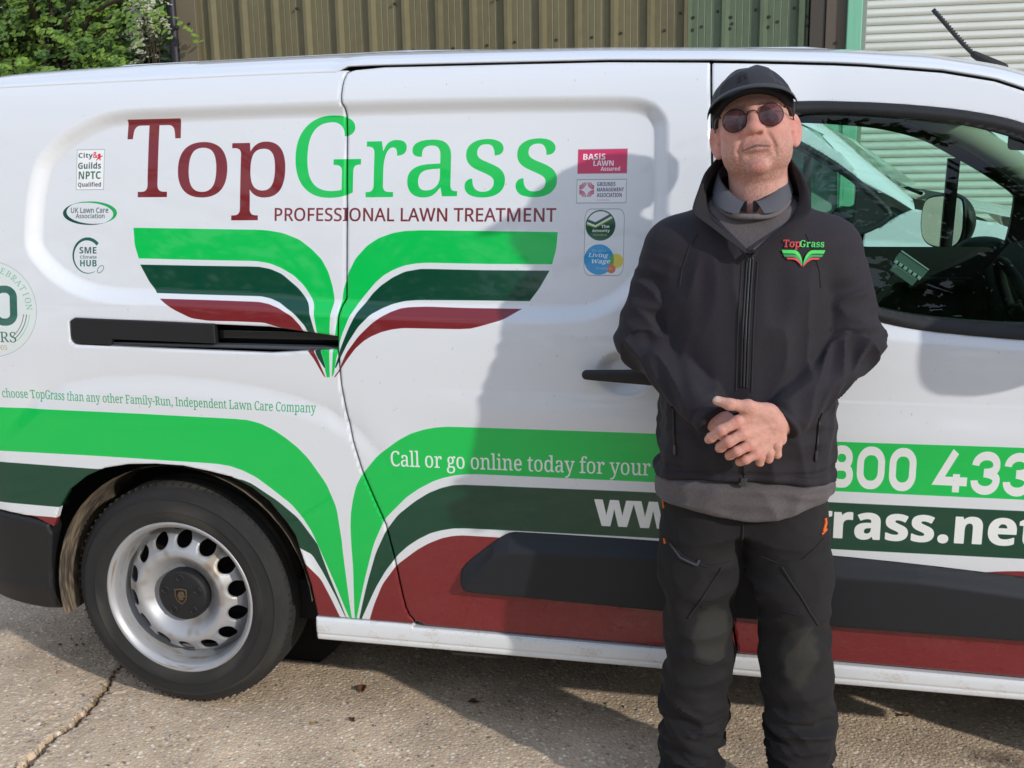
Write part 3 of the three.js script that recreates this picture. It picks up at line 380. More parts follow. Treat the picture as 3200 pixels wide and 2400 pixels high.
function cabSide(van, far, h, withGlass = true) { // front door with window, seals and trims; far: the mirrored side
  const M = far ? FAR : 0, door = part('front_door', sheet({ inside: (x, y) => Math.min(-sd.front(x, y) - 0.003, sd.win(x, y) + 0.004), z: bodyZ, box: [-.15, .29, 1.0, 1.82], h, uv: van.userData.printed && !far ? UVF : null, far: M }), van.userData.printed && !far ? van.userData.frontPaint : plainPaint, van);
  part('window_seal', sheet({ inside: (x, y) => Math.min(-sd.win(x, y), sd.glass(x, y) + 0.003), z: (x, y) => { const a = -sd.win(x, y); return bodyZ(x, y) + 0.004 + 0.006 * Math.sin(Math.PI * clamp(a / 0.028)); }, box: [-.02, 1.12, 1.12, 1.72], h: Math.min(h, 0.006), edge: 0.003, skirt: 0.03, far: M }), blackPlastic, door);
  if (withGlass) part('window_glass', sheet({ inside: (x, y) => -sd.glass(x, y), z: (x, y) => bodyZ(x, y) - 0.008, box: [-.02, 1.12, 1.0, 1.72], h: 0.02, edge: 0, skirt: 0, far: M }), glassMat, door);
  const bar = new THREE.Group(); const pts = []; for (let y = 1.19; y <= 1.545; y += 0.02) pts.push(y);
  part('window_divider', skin(pts.map((y) => [[-.02, 0], [-.02, .012], [.02, .012], [.02, 0], [.02, -.03], [-.02, -.03], [-.02, 0]].map(([dx, dz]) => { const x = 0.69 + dx, z = bodyZ(x, y) + dz - 0.004; return [x, y, far ? FAR - z : z]; }))), blackPlastic, door);
  part('door_trim', sheet({ inside: (x, y) => Math.min(-sd.trim(x, y), x - doorX(y) - 0.006), z: trimZ, box: [-.1, .4, .9, .65], h: Math.min(h, 0.006), edge: 0.007, skirt: 0.02, far: M }), greyTrim, door);
  return door;
}
const doorX = (y) => { const d = rev(doorLine); for (let i = 1; i < d.length; i++) if (y <= d[i][1] || i === d.length - 1) { const a = d[i - 1], b = d[i]; return a[0] + (b[0] - a[0]) * (y - a[1]) / (b[1] - a[1]); } };
const trimZ = (x, y) => { const top = x < -.595 ? lerpLine(LIV.trim.slice(0, 7), x) : lerpLine(LIV.trim.slice(6), x), cr = lerpLine(LIV.trimcrease, x), t = smooth(0, 1, (top - y) / Math.max(0.02, top - cr)); return bodyZ(x, y) + 0.006 + 0.028 * t; };
function mirror(van, far) { // door mirror on its foot, the glass facing the rear
  const s = far ? -1 : 1, g = new THREE.Group(); g.name = 'wing_mirror'; g.position.set(far ? 0.725 : 0.82, 1.205, far ? FAR - 0.03 : 0.03); g.scale.z = s; van.add(g);
  const shell = (x, y, z) => smax(ell(x, y, z, [0.0, 0.075, 0.145], [0.075, 0.115, 0.115]), -x - 0.022, 0.012);
  const tilt = new THREE.Matrix4().makeTranslation(0, .075, .145).multiply(new THREE.Matrix4().makeRotationY(far ? -.72 : -.3)).multiply(new THREE.Matrix4().makeTranslation(0, -.075, -.145));
  part('mirror_shell', blob((x, y, z) => shell(x, y, z), [-.12, -.1, -.06, .12, .22, .3], 0.008).applyMatrix4(tilt), blackPlastic, g);
  const sh = new THREE.Shape(); round2([[.052, -.02], [.2, -.025], [.25, .02], [.25, .13], [.22, .172], [.08, .176], [.052, .15]], 3).forEach(([a, b], i) => i ? sh.lineTo(a, b) : sh.moveTo(a, b));
  part('mirror_rim', new THREE.ExtrudeGeometry(sh, { depth: 0.008, bevelSize: 0.008, bevelThickness: 0.006, bevelSegments: 3 }).rotateY(-Math.PI / 2).translate(-0.018, 0, 0).applyMatrix4(tilt), blackPlastic, g);
  part('mirror_foot', blob((x, y, z) => smin(cap(x, y, z, [.10, -.035, -.01], [.03, -.02, .11], .03, .026), ell(x, y, z, [.11, -.02, .0], [.1, .05, .035]), .03), [-.1, -.12, -.08, .24, .1, .18], 0.008), blackPlastic, g);
  part('mirror_glass', new THREE.ShapeGeometry(sh).rotateY(-Math.PI / 2).translate(-0.0335, 0, 0).applyMatrix4(tilt), new THREE.MeshStandardMaterial({ color: 0xdfe5e5, metalness: 1, roughness: 0.02, side: THREE.DoubleSide }), g);
}
const UVQ = [-2.42, .28, -.85, 1.85], UVS = [-1.1, .3, 0, 1.85], UVF = [-.15, .3, .95, 1.85];
function noseAndTail(van, h) {
  for (const far of [0, FAR]) part('front_fender', sheet({ inside: (x, y) => -sd.fender(x, y) - 0.003, z: bodyZ, box: [.88, .28, 2.05, 1.31], h, far }), plainPaint, van);
  // windscreen, bonnet, nose
  const strip = (ps, n = 12, bow = 0.1) => skin(ps.map(([x, y, zn]) => Array.from({ length: n + 1 }, (_, j) => { const t = j / n; return [x + bow * Math.sin(Math.PI * t), y, mix(zn, FAR - zn, t)]; })));
  part('windscreen', strip([[.58, 1.712, -.3], [.80, 1.600, -.25], [1.12, 1.372, -.16]], 12, 0.16), glassMat, van);
  for (const far of [0, 1]) { // windscreen pillar, from the door frame round to the glass
    const rows = []; for (let x = .74; x <= 1.2; x += .02) { const g = lerpLine(gutterLine, x) - (x > .74 ? lerpLine([[.74, .004], [.85, .06], [.93, .1], [1.2, .0]], x) : -.0035), t = lerpLine(roofLine, x) + .001, zg = bodyZ(x, g) - .001, top = mix(.62, .42, (x - .74) / .46), row = [[x, g, zg - .02]]; for (let i = 0; i <= 10; i++) { const a = i / 10 * top, b = 1 - a; row.push([x, b * b * g + 2 * a * b * mix(g, t, .93) + a * a * t, b * b * zg + 2 * a * b * (zg - .075) + a * a * -.42]); } { const q = row[row.length - 1]; row.push([x, q[1] - .04, q[2] - .01]); } rows.push(far ? row.map((p) => [p[0], p[1], FAR - p[2]]) : row); }
    part('pillar', skin(rows), plainPaint, van); }
  part('scuttle', strip([[1.18, 1.325, -.06], [1.26, 1.318, -.06], [1.33, 1.305, -.07]], 12, 0.14), blackPlastic, van);
  part('bonnet', strip([[1.22, 1.305, -.03], [1.36, 1.292, -.03], [1.6, 1.24, -.035], [1.8, 1.16, -.08], [1.95, 1.03, -.14], [2.0, .95, -.17]], 16, 0.16), plainPaint, van);
  part('front_bumper', strip([[1.99, .96, -.16], [2.05, .8, -.14], [2.06, .6, -.13], [2.03, .4, -.15], [1.9, .27, -.2]], 16, 0.14), blackPlastic, van);
  part('tailgate', skin([[-2.40, 1.80], [-2.46, 1.5], [-2.5, 1.1], [-2.5, .7]].map(([x, y]) => Array.from({ length: 13 }, (_, j) => [x, y, mix(-.16, FAR + .16, j / 12)]))), plainPaint, van);
  part('rear_bumper', skin([[-2.5, .7], [-2.56, .6], [-2.55, .4], [-2.45, .28]].map(([x, y]) => Array.from({ length: 13 }, (_, j) => [x, y, mix(-.13, FAR + .13, j / 12)]))), blackPlastic, van);
}

function makeVan() {
  const van = thing('delivery_van', 'white panel van with green, dark green and maroon stripes and lettering on its side', 'van');
  van.userData.printed = true;
  van.userData.frontPaint = paint(drawLivery(UVF, 2048, 2048));
  // rear quarter panel
  const railHole = (x, y) => sd.rail(x, y);
  const quarter = part('rear_quarter_panel', sheet({ inside: (x, y) => Math.min(-sd.quarter(x, y) - 0.0022, railHole(x, y)), z: (x, y) => bodyZ(x, y) + 0.006 * Math.exp(-((Math.max(0, Math.hypot((x + 1.575) / 1.0, (y - .347)) - .395) / .02) ** 2)) * smooth(.3, .5, y), box: [-2.45, .28, -.84, 1.83], h: 0.006, uv: UVQ }), paint(drawLivery(UVQ, 2048, 2048)), van);
  // sliding door rail in its slot
  part('rail_channel', skin([[-1.87, 0], [-1.4, 0], [-1.05, 0]].map(([x]) => { const b = 1.083, t = 1.163; return [[x, t, 0.008], [x, t - .004, -.045], [x, b + .004, -.045], [x, b, 0.012]].map((p) => [x, p[1] + (x + 1.07) * -0.012, p[2]]); })), blackPlastic, quarter);
  part('rail_bar', box(.56, .026, .02, -1.345, 1.122, -.012, .006), blackGloss, quarter); part('rail_lip', box(.78, .01, .03, -1.46, 1.09, -.006, .003), std(0x4b4f55, 0.5), quarter);
  const cover = new THREE.Shape(); [[-1.853, 1.152], [-1.84, 1.159], [-1.425, 1.150], [-1.425, 1.104], [-1.735, 1.109], [-1.742, 1.093], [-1.84, 1.095], [-1.853, 1.105]].forEach(([a, b], i) => i ? cover.lineTo(a, b) : cover.moveTo(a, b));
  part('rail_cover', new THREE.ExtrudeGeometry(cover, { depth: .012, bevelSize: .004, bevelThickness: .005, bevelSegments: 3 }).translate(0, 0, .008), blackPlastic, quarter);
  part('rear_bumper_corner', sheet({ inside: (x, y) => -sd.bumper(x, y), z: (x, y) => bodyZ(x, Math.max(y, .4)) + 0.004 - 0.03 * smooth(.36, .26, y) - 0.02 * smooth(-1.99, -1.955, x), box: [-2.46, .25, -1.95, .62], h: 0.006, edge: 0.012, skirt: 0.05 }), blackPlastic, van);
  // wheel housing and wheels
  const arc = []; for (let i = 0; i <= 28; i++) { const a = mix(0.06, Math.PI + 0.2, i / 28), r = .400, x = -1.59 + Math.cos(a) * r * 1.0, y = .347 + Math.sin(a) * r; arc.push([[x, y, .018], [x * 0.98 - 1.59 * .02, y - .004 * Math.sin(a), -.02], [x, y, -.16], [x, y, -.34]]); }
  part('wheel_arch_liner', skin(arc), linerMat, van);
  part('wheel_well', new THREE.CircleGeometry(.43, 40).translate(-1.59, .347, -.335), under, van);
  wheel(van, -1.612, .343, 0); wheel(van, 1.31, .343, 0); wheel(van, -1.612, .343, FAR, true); wheel(van, 1.31, .343, FAR, true);
  // sliding door
  const slide = part('sliding_door', sheet({ inside: (x, y) => -sd.slide(x, y) - 0.0022, z: bodyZ, box: [-1.1, .3, .0, 1.83], h: 0.006, uv: UVS }), paint(drawLivery(UVS, 2048, 2048)), van);
  part('door_trim', sheet({ inside: (x, y) => Math.min(-sd.trim(x, y), doorX(y) - 0.006 - x), z: trimZ, box: [-.8, .4, .0, .65], h: 0.005, edge: 0.008, skirt: 0.02 }), greyTrim, slide);
  const bar = blob((x, y, z) => smax(cap(x, y, z, [-.408, 1.051, .058], [-.215, 1.050, .066], .0125, .0215), Math.abs(z - .06) - .013, .01), [-.45, 1.01, .02, -.17, 1.1, .1], 0.0035);
  part('door_handle', bar, blackPlastic, slide); part('handle_foot', box(.03, .03, .05, -.23, 1.05, .045, .008), blackPlastic, slide);
  // sill, roof, front
  const sillTop = (x) => lerpLine(LIV.silltop, x) - 0.003;
  part('sill', sheet({ inside: (x, y) => Math.min(sillTop(x) - y + (x < -0.9 ? 0.006 : 0), y - 0.252, x + 1.187, .905 - x), z: (x, y) => { const t = (y - 0.252) / 0.063; return bodyZ(x, 0.33) - 0.004 + 0.012 * Math.sqrt(Math.max(0, 1 - (t * 1.5 - 0.95) ** 2)) - 0.003 * Math.exp(-(((y - 0.272) / 0.003) ** 2)); }, box: [-1.2, .24, .92, .33], h: 0.005, edge: 0.007, skirt: 0.05 }), sillPaint, van);
  part('sill_flange', merge([box(2.0, .03, .012, -.15, .245, -.05, 0), box(.16, .014, .02, -.72, .236, -.03, .003), box(.24, .012, .02, -1.0, .247, -.03, .003)]), std(0x2e2a26, 0.9), van);
  const roof = part('roof', roofSkin(-2.42, .76, 0.03), paint(), van);
  const swage = (za) => skin([-1.95, -1.9, -1.0, 0.1, 0.3].map((x) => { const t = lerpLine(roofLine, x), e = x < -1.92 || x > 0.2 ? 0 : 0.009; return [[x, t - .004, za + .05], [x, t + e, za + .02], [x, t + e, za - .02], [x, t - .004, za - .05]]; }));
  for (const k of [-.46, -.8, -1.1]) part('roof_rib', swage(k), plainPaint, roof);
  const aerial = new THREE.Group(); aerial.name = 'aerial'; van.add(aerial);
  part('aerial_mast', tube([[.655, 1.812, -.92], [.6, 1.845, -.92], [.477, 1.977, -.92]], .0062, 16, 8).toNonIndexed(), std(0x1f2123, 0.6), aerial);
  part('aerial_foot', blob((x, y, z) => cap(x, y, z, [.68, 1.80, -.92], [.6, 1.845, -.92], .02, .011), [.55, 1.77, -.97, .73, 1.88, -.87], 0.006), blackPlastic, aerial);
  const turns = []; for (let i = 0; i <= 120; i++) { const t = i / 120, a = i * 0.9, b = [mix(.59, .48, t), mix(1.855, 1.974, t)]; turns.push(V(b[0] + Math.cos(a) * .0045, b[1] + Math.cos(a) * .0042, -.92 + Math.sin(a) * .0062)); }
  part('aerial_coil', tube(turns, .0018, 240, 5), std(0x2a2c2e, 0.6), aerial);
  cabSide(van, false, 0.006);
  const farDoor = cabSide(van, true, 0.012);
  part('far_side_panel', sheet({ inside: (x, y) => Math.min(-x - 0.13, y - .3, lerpLine(gutterLine, x) - y, x + 2.42), z: bodyZ, box: [-2.42, .3, -.12, 1.83], h: 0.03, far: FAR }), plainPaint, van);
  mirror(van, true); mirror(van, false);
  noseAndTail(van, 0.012);
  // load space and underside, dark
  part('load_lining', box(1.95, 1.42, 1.27, -1.2, 1.03, FAR / 2, 0), under, van);
  part('floor_pan', box(3.1, .12, 1.64, -.2, .33, FAR / 2 - .01, 0), under, van); part('load_floor', box(1.2, .1, 1.66, -.62, .35, FAR / 2 - .03, 0), under, van);
  part('bulkhead', box(.03, 1.3, 1.5, -.16, 1.08, FAR / 2, 0), darkCloth, van);
  part('inner_skin', skin([-1.06, -.6, -.13].map((x) => [.34, .6, .9, 1.1, 1.3, 1.5, 1.7, 1.79].map((y) => [x, y, bodyZ(x, y) - .05]))), under, van);
  part('inner_skin', skin([-2.3, -1.99, -1.6, -1.06].map((x) => [.8, .95, 1.05, 1.07, 1.18, 1.3, 1.5, 1.7, 1.79].map((y) => [x, y, bodyZ(x, y) - .07]))), under, van);
  // cab
  const inside = std(0x16191a, 0.8), dark = std(0x0e1011, 0.85), cream = std(0x9a9a88, 0.85);
  part('headlining', skin([-.14, .2, .5, .68].map((x) => [-.2, -.5, -.9, -1.3, -1.6].map((z) => [x, lerpLine(roofLine, x) - .045, z]))), std(0x2a2d2b, 0.95), van);
  part('door_card', skin([-.1, .2, .5, .9].map((x) => [1.2, 1.13, 1.08, 1.04, .9, .5].map((y, i) => [x, y, FAR - bodyZ(x, y) + [.035, .075, .07, .09, .09, .08][i]]))), inside, farDoor);
  part('door_pull', merge([box(.24, .05, .02, .67, 1.065, FAR + .085, .008), box(.09, .022, .02, .71, 1.067, FAR + .098, .006)]), dark, farDoor);
  part('door_card', skin([-.05, .3, .6, .9].map((x) => [1.17, 1.12, 1.0, .5].map((y, i) => [x, y, bodyZ(x, y) - [.03, .06, .07, .07][i]]))), inside, van);
  part('pillar_trim', tube([[.5, 1.70, -1.5], [.72, 1.6, -1.53], [.95, 1.45, -1.6], [1.15, 1.28, -1.66]], .045, 20, 10), cream, van, 'cream coloured inner trim of the far windscreen pillar');
  part('roof_console', box(.1, .06, .5, .62, 1.69, -.9, .02), std(0x3a3d3b, 0.8), van);
  part('rear_view_mirror', box(.03, .07, .2, .74, 1.6, -.9, .02), dark, van);
  part('sun_visor', box(.18, .02, .5, .56, 1.68, -1.35, .01), cream, van);
  const dash = part('dashboard', skin([[1.25, 1.24], [1.05, 1.26], [.9, 1.22], [.82, 1.12], [.84, .95], [.9, .6]].map(([x, y]) => [-.1, -.4, -.9, -1.4, FAR + .1].map((z) => [x, y + (z > -.6 && z < -.3 ? .035 : 0), z]))), inside, van);
  const sw = new THREE.Group(); sw.name = 'steering_wheel'; sw.position.set(.70, 1.12, -.45); sw.rotation.set(0, Math.PI / 2, 0); sw.rotateX(-0.42); van.add(sw);
  part('wheel_ring', new THREE.TorusGeometry(.175, .015, 12, 48), dark, sw); part('wheel_hub', blob((x, y, z) => Math.min(ell(x, y, z, [0, -.01, 0], [.075, .065, .03]), cap(x, y, z, [-.17, 0, 0], [.17, 0, 0], .016), cap(x, y, z, [0, -.16, 0], [0, 0, 0], .018)), [-.2, -.19, -.05, .2, .1, .05], 0.008), dark, sw);
  part('spoke_insert', box(.012, .09, .006, -.09, .03, .018, .002), silver, sw);
  for (const z of [-.47, -1.3]) { const seat = new THREE.Group(); seat.name = 'seat'; van.add(seat); part('seat_cushion', box(.5, .16, .5, .26, .68, z, .05), darkCloth, seat); part('seat_back', box(.15, .62, .5, -.03, 1.0, z, .06).applyMatrix4(new THREE.Matrix4().makeRotationZ(0.14)).translate(.14, .0, 0), darkCloth, seat); part('head_rest', box(.1, .18, .26, -.06, 1.43, z, .04), darkCloth, seat); }
  part('gear_lever', tube([[.75, .95, -.85], [.73, 1.05, -.85], [.74, 1.1, -.85]], .014, 10, 8), dark, van);
  return van;
}
const linerMat = std(0xffffff, 0.95, { map: texture(512, (u, v) => { const k = tor(u, v, 6) * 0.5 + tor(u, v, 24, 2) * 0.5, d = smooth(0.3, 0.7, k); return [mix(0.25, 0.52, d), mix(0.22, 0.46, d), mix(0.19, 0.38, d)]; }), side: THREE.DoubleSide });
const van = makeVan();

// a second white van of the same shape, parked nose forward beyond the first
{
  const v = thing('white_van', 'plain white van parked behind the striped van, seen through its cab window', 'van'); v.position.set(-.48, 0, -2.75);
  cabSide(v, false, 0.012);
  for (const far of [0, FAR]) part('side_panel', sheet({ inside: (x, y) => Math.min(-x - 0.13, y - .3, lerpLine(gutterLine, x) - y, x + 2.42, Math.hypot(x + 1.58, y - .34) - .4), z: bodyZ, box: [-2.42, .3, -.12, 1.83], h: 0.02, far }), plainPaint, v);
  part('far_door', sheet({ inside: (x, y) => Math.min(-sd.front(x, y) - 0.003, 1), z: bodyZ, box: [-.15, .29, 1.0, 1.82], h: 0.02, far: FAR }), plainPaint, v);
  part('roof', roofSkin(-2.42, .76, 0.06), plainPaint, v);
  noseAndTail(v, 0.012);
  part('load_lining', box(1.95, 1.42, 1.27, -1.2, 1.03, FAR / 2, 0), under, v); part('floor_pan', box(3.1, .12, 1.64, -.2, .33, FAR / 2 - .01, 0), under, v); part('bulkhead', box(.03, 1.3, 1.5, -.16, 1.08, FAR / 2, 0), darkCloth, v);
  part('dashboard', box(.4, .3, 1.5, 1.1, 1.05, FAR / 2, .05), darkCloth, v); part('seat_back', box(.14, .7, .5, .1, 1.05, -.5, .05), darkCloth, v); part('sill', box(2.1, .07, .06, -.14, .285, -.03, .01), plainPaint, v);
  part('wiper', tube([[1.24, 1.34, -.3], [1.2, 1.36, -.6], [1.14, 1.4, -1.0]], .01, 12, 6), blackPlastic, v);
  for (const x of [-1.58, 1.31]) for (const f of [0, 1]) wheel(v, x, .343, f ? FAR : 0, !!f);
}

// ---------- the yard ----------
{
  const R = rng(5), S = 1024, cells = 150, pts = []; // exposed aggregate: pebbles of many colours in worn cement, 1.6 m per tile
  for (let j = 0; j < cells; j++) for (let i = 0; i < cells; i++) pts.push([(i + R()) / cells, (j + R()) / cells, 0.18 + 0.45 * R() ** 1.6, R(), R()]);
  const hgt = new Float32Array(S * S);
  const tone = [[0.84, 0.75, 0.64], [0.75, 0.64, 0.54], [0.90, 0.85, 0.76], [0.58, 0.51, 0.46], [0.80, 0.66, 0.58], [0.68, 0.63, 0.60], [0.87, 0.77, 0.60], [0.95, 0.92, 0.85]];
  const map = texture(S, (u, v, i, j) => {
    const cx = Math.floor(u * cells), cy = Math.floor(v * cells); let best = 9, who = null;
    for (let b = -1; b <= 1; b++) for (let a = -1; a <= 1; a++) { const p = pts[((cy + b + cells) % cells) * cells + (cx + a + cells) % cells]; let dx = p[0] - u, dy = p[1] - v; dx -= Math.round(dx); dy -= Math.round(dy); const d = Math.hypot(dx, dy) * cells / p[2]; if (d < best) { best = d; who = p; } }
    const st = smooth(1.1, 0.75, best), t = tone[Math.floor(who[3] * tone.length)], k = 0.86 + 0.28 * who[4], n = tor(u, v, 5) * 0.6 + tor(u, v, 17, 3) * 0.4, f = tor(u, v, 300, 8);
    const cem = [0.885, 0.785, 0.665].map((c) => c * (0.8 + 0.25 * n + 0.22 * (f - 0.5)));
    hgt[j * S + i] = st * (0.6 + 0.4 * who[4]) * clamp(1.2 - best * 0.5) + 0.2 * f;
    return cem.map((c, q) => mix(c, t[q] * k * (0.98 + 0.2 * n), st * 0.6));
  }, { rep: [1 / 1.6, 1 / 1.6] });
  const bump = texture(S, (u, v, i, j) => { const h = hgt[j * S + i]; return [h, h, h]; }, { srgb: false, rep: [1 / 1.6, 1 / 1.6] });
  const mat = std(0xffffff, 0.93, { map, bumpMap: bump, bumpScale: 0.0014, vertexColors: true });
  // the crack between two bays
  const crack = [[-1.99, -6], [-1.975, -1], [-1.955, -.3], [-1.947, -.135], [-1.915, -.04], [-1.904, .025], [-1.893, .09], [-1.887, .154], [-1.897, .21], [-1.9, .261], [-1.892, .32], [-1.889, .374], [-1.87, .6], [-1.85, 1.4], [-1.8, 4]];
  const crackX = (z) => { for (let i = 1; i < crack.length; i++) if (z <= crack[i][1] || i === crack.length - 1) { const a = crack[i - 1], b = crack[i]; return a[0] + (b[0] - a[0]) * (z - a[1]) / (b[1] - a[1]); } };
  const top = (x, z) => {
    const w = 0.0035 + 0.008 * smooth(-0.1, 0.35, z) + 0.004 * n2(z * 9, 1) + 0.004 * n2(z * 37, 5), e = x - crackX(z) - 0.006 * n2(z * 14, 9), d = Math.abs(e) - w;
    let y = 0.003 * n2(x * 2.2, z * 2.2) + 0.0016 * n2(x * 17, z * 17) + 0.001 * n2(x * 45, z * 45);
    y *= smooth(2.6, 2.2, Math.abs(x + 0.6)) * smooth(1.7, 1.4, Math.abs(z)) * smooth(0.005, 0.07, Math.abs(x + 1.75)) * smooth(0.005, 0.07, Math.abs(x + 2.1));
    return y - 0.035 * smooth(0.004, -0.006, d + 0.004 * n2(x * 60, z * 60)) * smooth(1.75, 1.6, Math.abs(z));
  };
  const fine = (xa, xb, za, zb, hx, hz) => { const rows = [], nz = Math.round((zb - za) / hz), nx = Math.round((xb - xa) / hx); for (let j = 0; j <= nz; j++) { const r = [], z = mix(za, zb, j / nz); for (let i = 0; i <= nx; i++) { const x = mix(xa, xb, i / nx); r.push([x, top(x, z), z]); } rows.push(r); } const g = skin(rows); for (let i = 0; i < g.attributes.uv.count; i++) g.attributes.uv.setXY(i, g.attributes.position.getX(i), g.attributes.position.getZ(i)); return g; };
  const flat = (xa, xb, za, zb) => { const g = new THREE.PlaneGeometry(xb - xa, zb - za).rotateX(-Math.PI / 2).translate((xa + xb) / 2, 0, (za + zb) / 2); for (let i = 0; i < 4; i++) g.attributes.uv.setXY(i, g.attributes.position.getX(i), g.attributes.position.getZ(i)); return g; };
  const B = 150, all = [fine(-2.1, -1.75, -1.8, 1.8, 0.004, 0.004), fine(-3.2, -2.1, -1.8, 1.8, 0.03, 0.03), fine(-1.75, 2.0, -1.8, 1.8, 0.025, 0.02), flat(-B, B, -B, -1.8), flat(-B, B, 1.8, B), flat(-B, -3.2, -1.8, 1.8), flat(2.0, B, -1.8, 1.8)];
  const g = merge(all), col = new Float32Array(g.attributes.position.count * 3), P = g.attributes.position;
  for (let i = 0; i < P.count; i++) { // broad stains and the soil in the crack
    const x = P.getX(i), z = P.getZ(i), s = 1 - 0.14 * smooth(0.1, 0.7, fbm(x * 1.6, 3, z * 1.6)) - 0.07 * smooth(0.0, 0.6, fbm(x * 5, 8, z * 5)), e = x - crackX(z) - 0.006 * n2(z * 14, 9), soil = smooth(0.016, 0.003, Math.abs(e) + 0.007 * n2(x * 40, z * 40)) * smooth(-0.2, 0.2, z + 0.3);
    const oil = smooth(0.10, 0.03, Math.hypot(x - 0.66, (z + 0.15) * 1.4) + 0.04 * n2(x * 18, z * 18));
    col[i * 3] = s * mix(mix(1, 0.30, soil), 0.35, oil); col[i * 3 + 1] = s * mix(mix(1, 0.255, soil), 0.34, oil); col[i * 3 + 2] = s * mix(mix(1, 0.2, soil), 0.35, oil);
  }
  g.setAttribute('color', new THREE.BufferAttribute(col, 3));
  structure('ground', g, mat);
  // fallen leaves and grit
  const leafShape = (s, curl) => skin(Array.from({ length: 9 }, (_, i) => { const t = i / 8, w = s * 0.32 * Math.sin(Math.PI * Math.pow(t, 0.8)) * (0.85 + 0.15 * Math.sin(t * 23)); return [-1, -0.5, 0, 0.5, 1].map((u) => [w * u, 0.004 + curl * s * (Math.abs(u) * 0.5 * w / s * 2 + 0.35 * (t - 0.5) ** 2) + 0.002 * Math.sin(9 * t + u * 3), s * (t - 0.5)]); }));
  const litter = [['dead_leaf', [-1.135, -.181], 0.05, 0.4, 0.7, 0x7a4a2c, 'curled rusty brown dead leaf on the concrete right of the rear wheel', 'leaf'], ['dead_leaf', [-.783, -.17], 0.035, 1.9, 0.8, 0x4a3020, 'small dark brown withered leaf lying at the edge of the shadow', 'leaf'], ['dead_leaf', [-1.203, .031], 0.018, 2.6, 0.4, 0xa9843f, 'tiny yellowish leaf flake on sunlit concrete by the tyre', 'leaf'], ['dead_leaf', [-1.101, -.007], 0.03, 0.9, 0.5, 0x5b4226, 'flat dark leaf scrap between the tyre and the shadow edge', 'leaf'], ['dead_leaf', [.45, -.33], 0.03, 2.2, 0.6, 0x6b5030, 'dull brown leaf on shaded concrete under the front door', 'leaf']];
  for (const [n, [x, z], s, a, c, col, label, cat] of litter) { const m = new THREE.Mesh(leafShape(s, c), std(col, 0.85, { side: THREE.DoubleSide })); m.name = numbered(n); m.position.set(x, 0.002, z); m.rotation.y = a; m.userData = { label, category: cat, group: 'dead leaves on the yard' }; scene.add(m); }
  const Rg = rng(77), peb = new THREE.IcosahedronGeometry(1, 1), grit = new THREE.InstancedMesh(peb, std(0xffffff, 0.9), 1500), mt = new THREE.Matrix4(), q = new THREE.Quaternion(), cc = new THREE.Color();
  for (let i = 0; i < 1500; i++) { const inC = i < 120, z = inC ? mix(-0.2, 0.9, Rg()) : mix(-0.5, 1.0, Rg()), x = inC ? crackX(z) + (Rg() - 0.5) * 0.05 : mix(-2.4, 1.0, Rg()), s = 0.0012 + 0.0035 * Rg() ** 3; q.setFromEuler(new THREE.Euler(Rg() * 6, Rg() * 6, Rg() * 6)); mt.compose(V(x, top(x, z) + s * 0.3, z), q, V(s * (1 + Rg()), s * 0.7, s * (1 + Rg() * 0.6))); grit.setMatrixAt(i, mt); const t = tone[Math.floor(Rg() * 8)]; grit.setColorAt(i, cc.setRGB(t[0] * 0.7, t[1] * 0.7, t[2] * 0.7, THREE.SRGBColorSpace)); }
  grit.name = 'loose_grit'; grit.userData = { label: 'loose grit and small stones scattered over the concrete', category: 'gravel', kind: 'stuff' }; scene.add(grit);
}

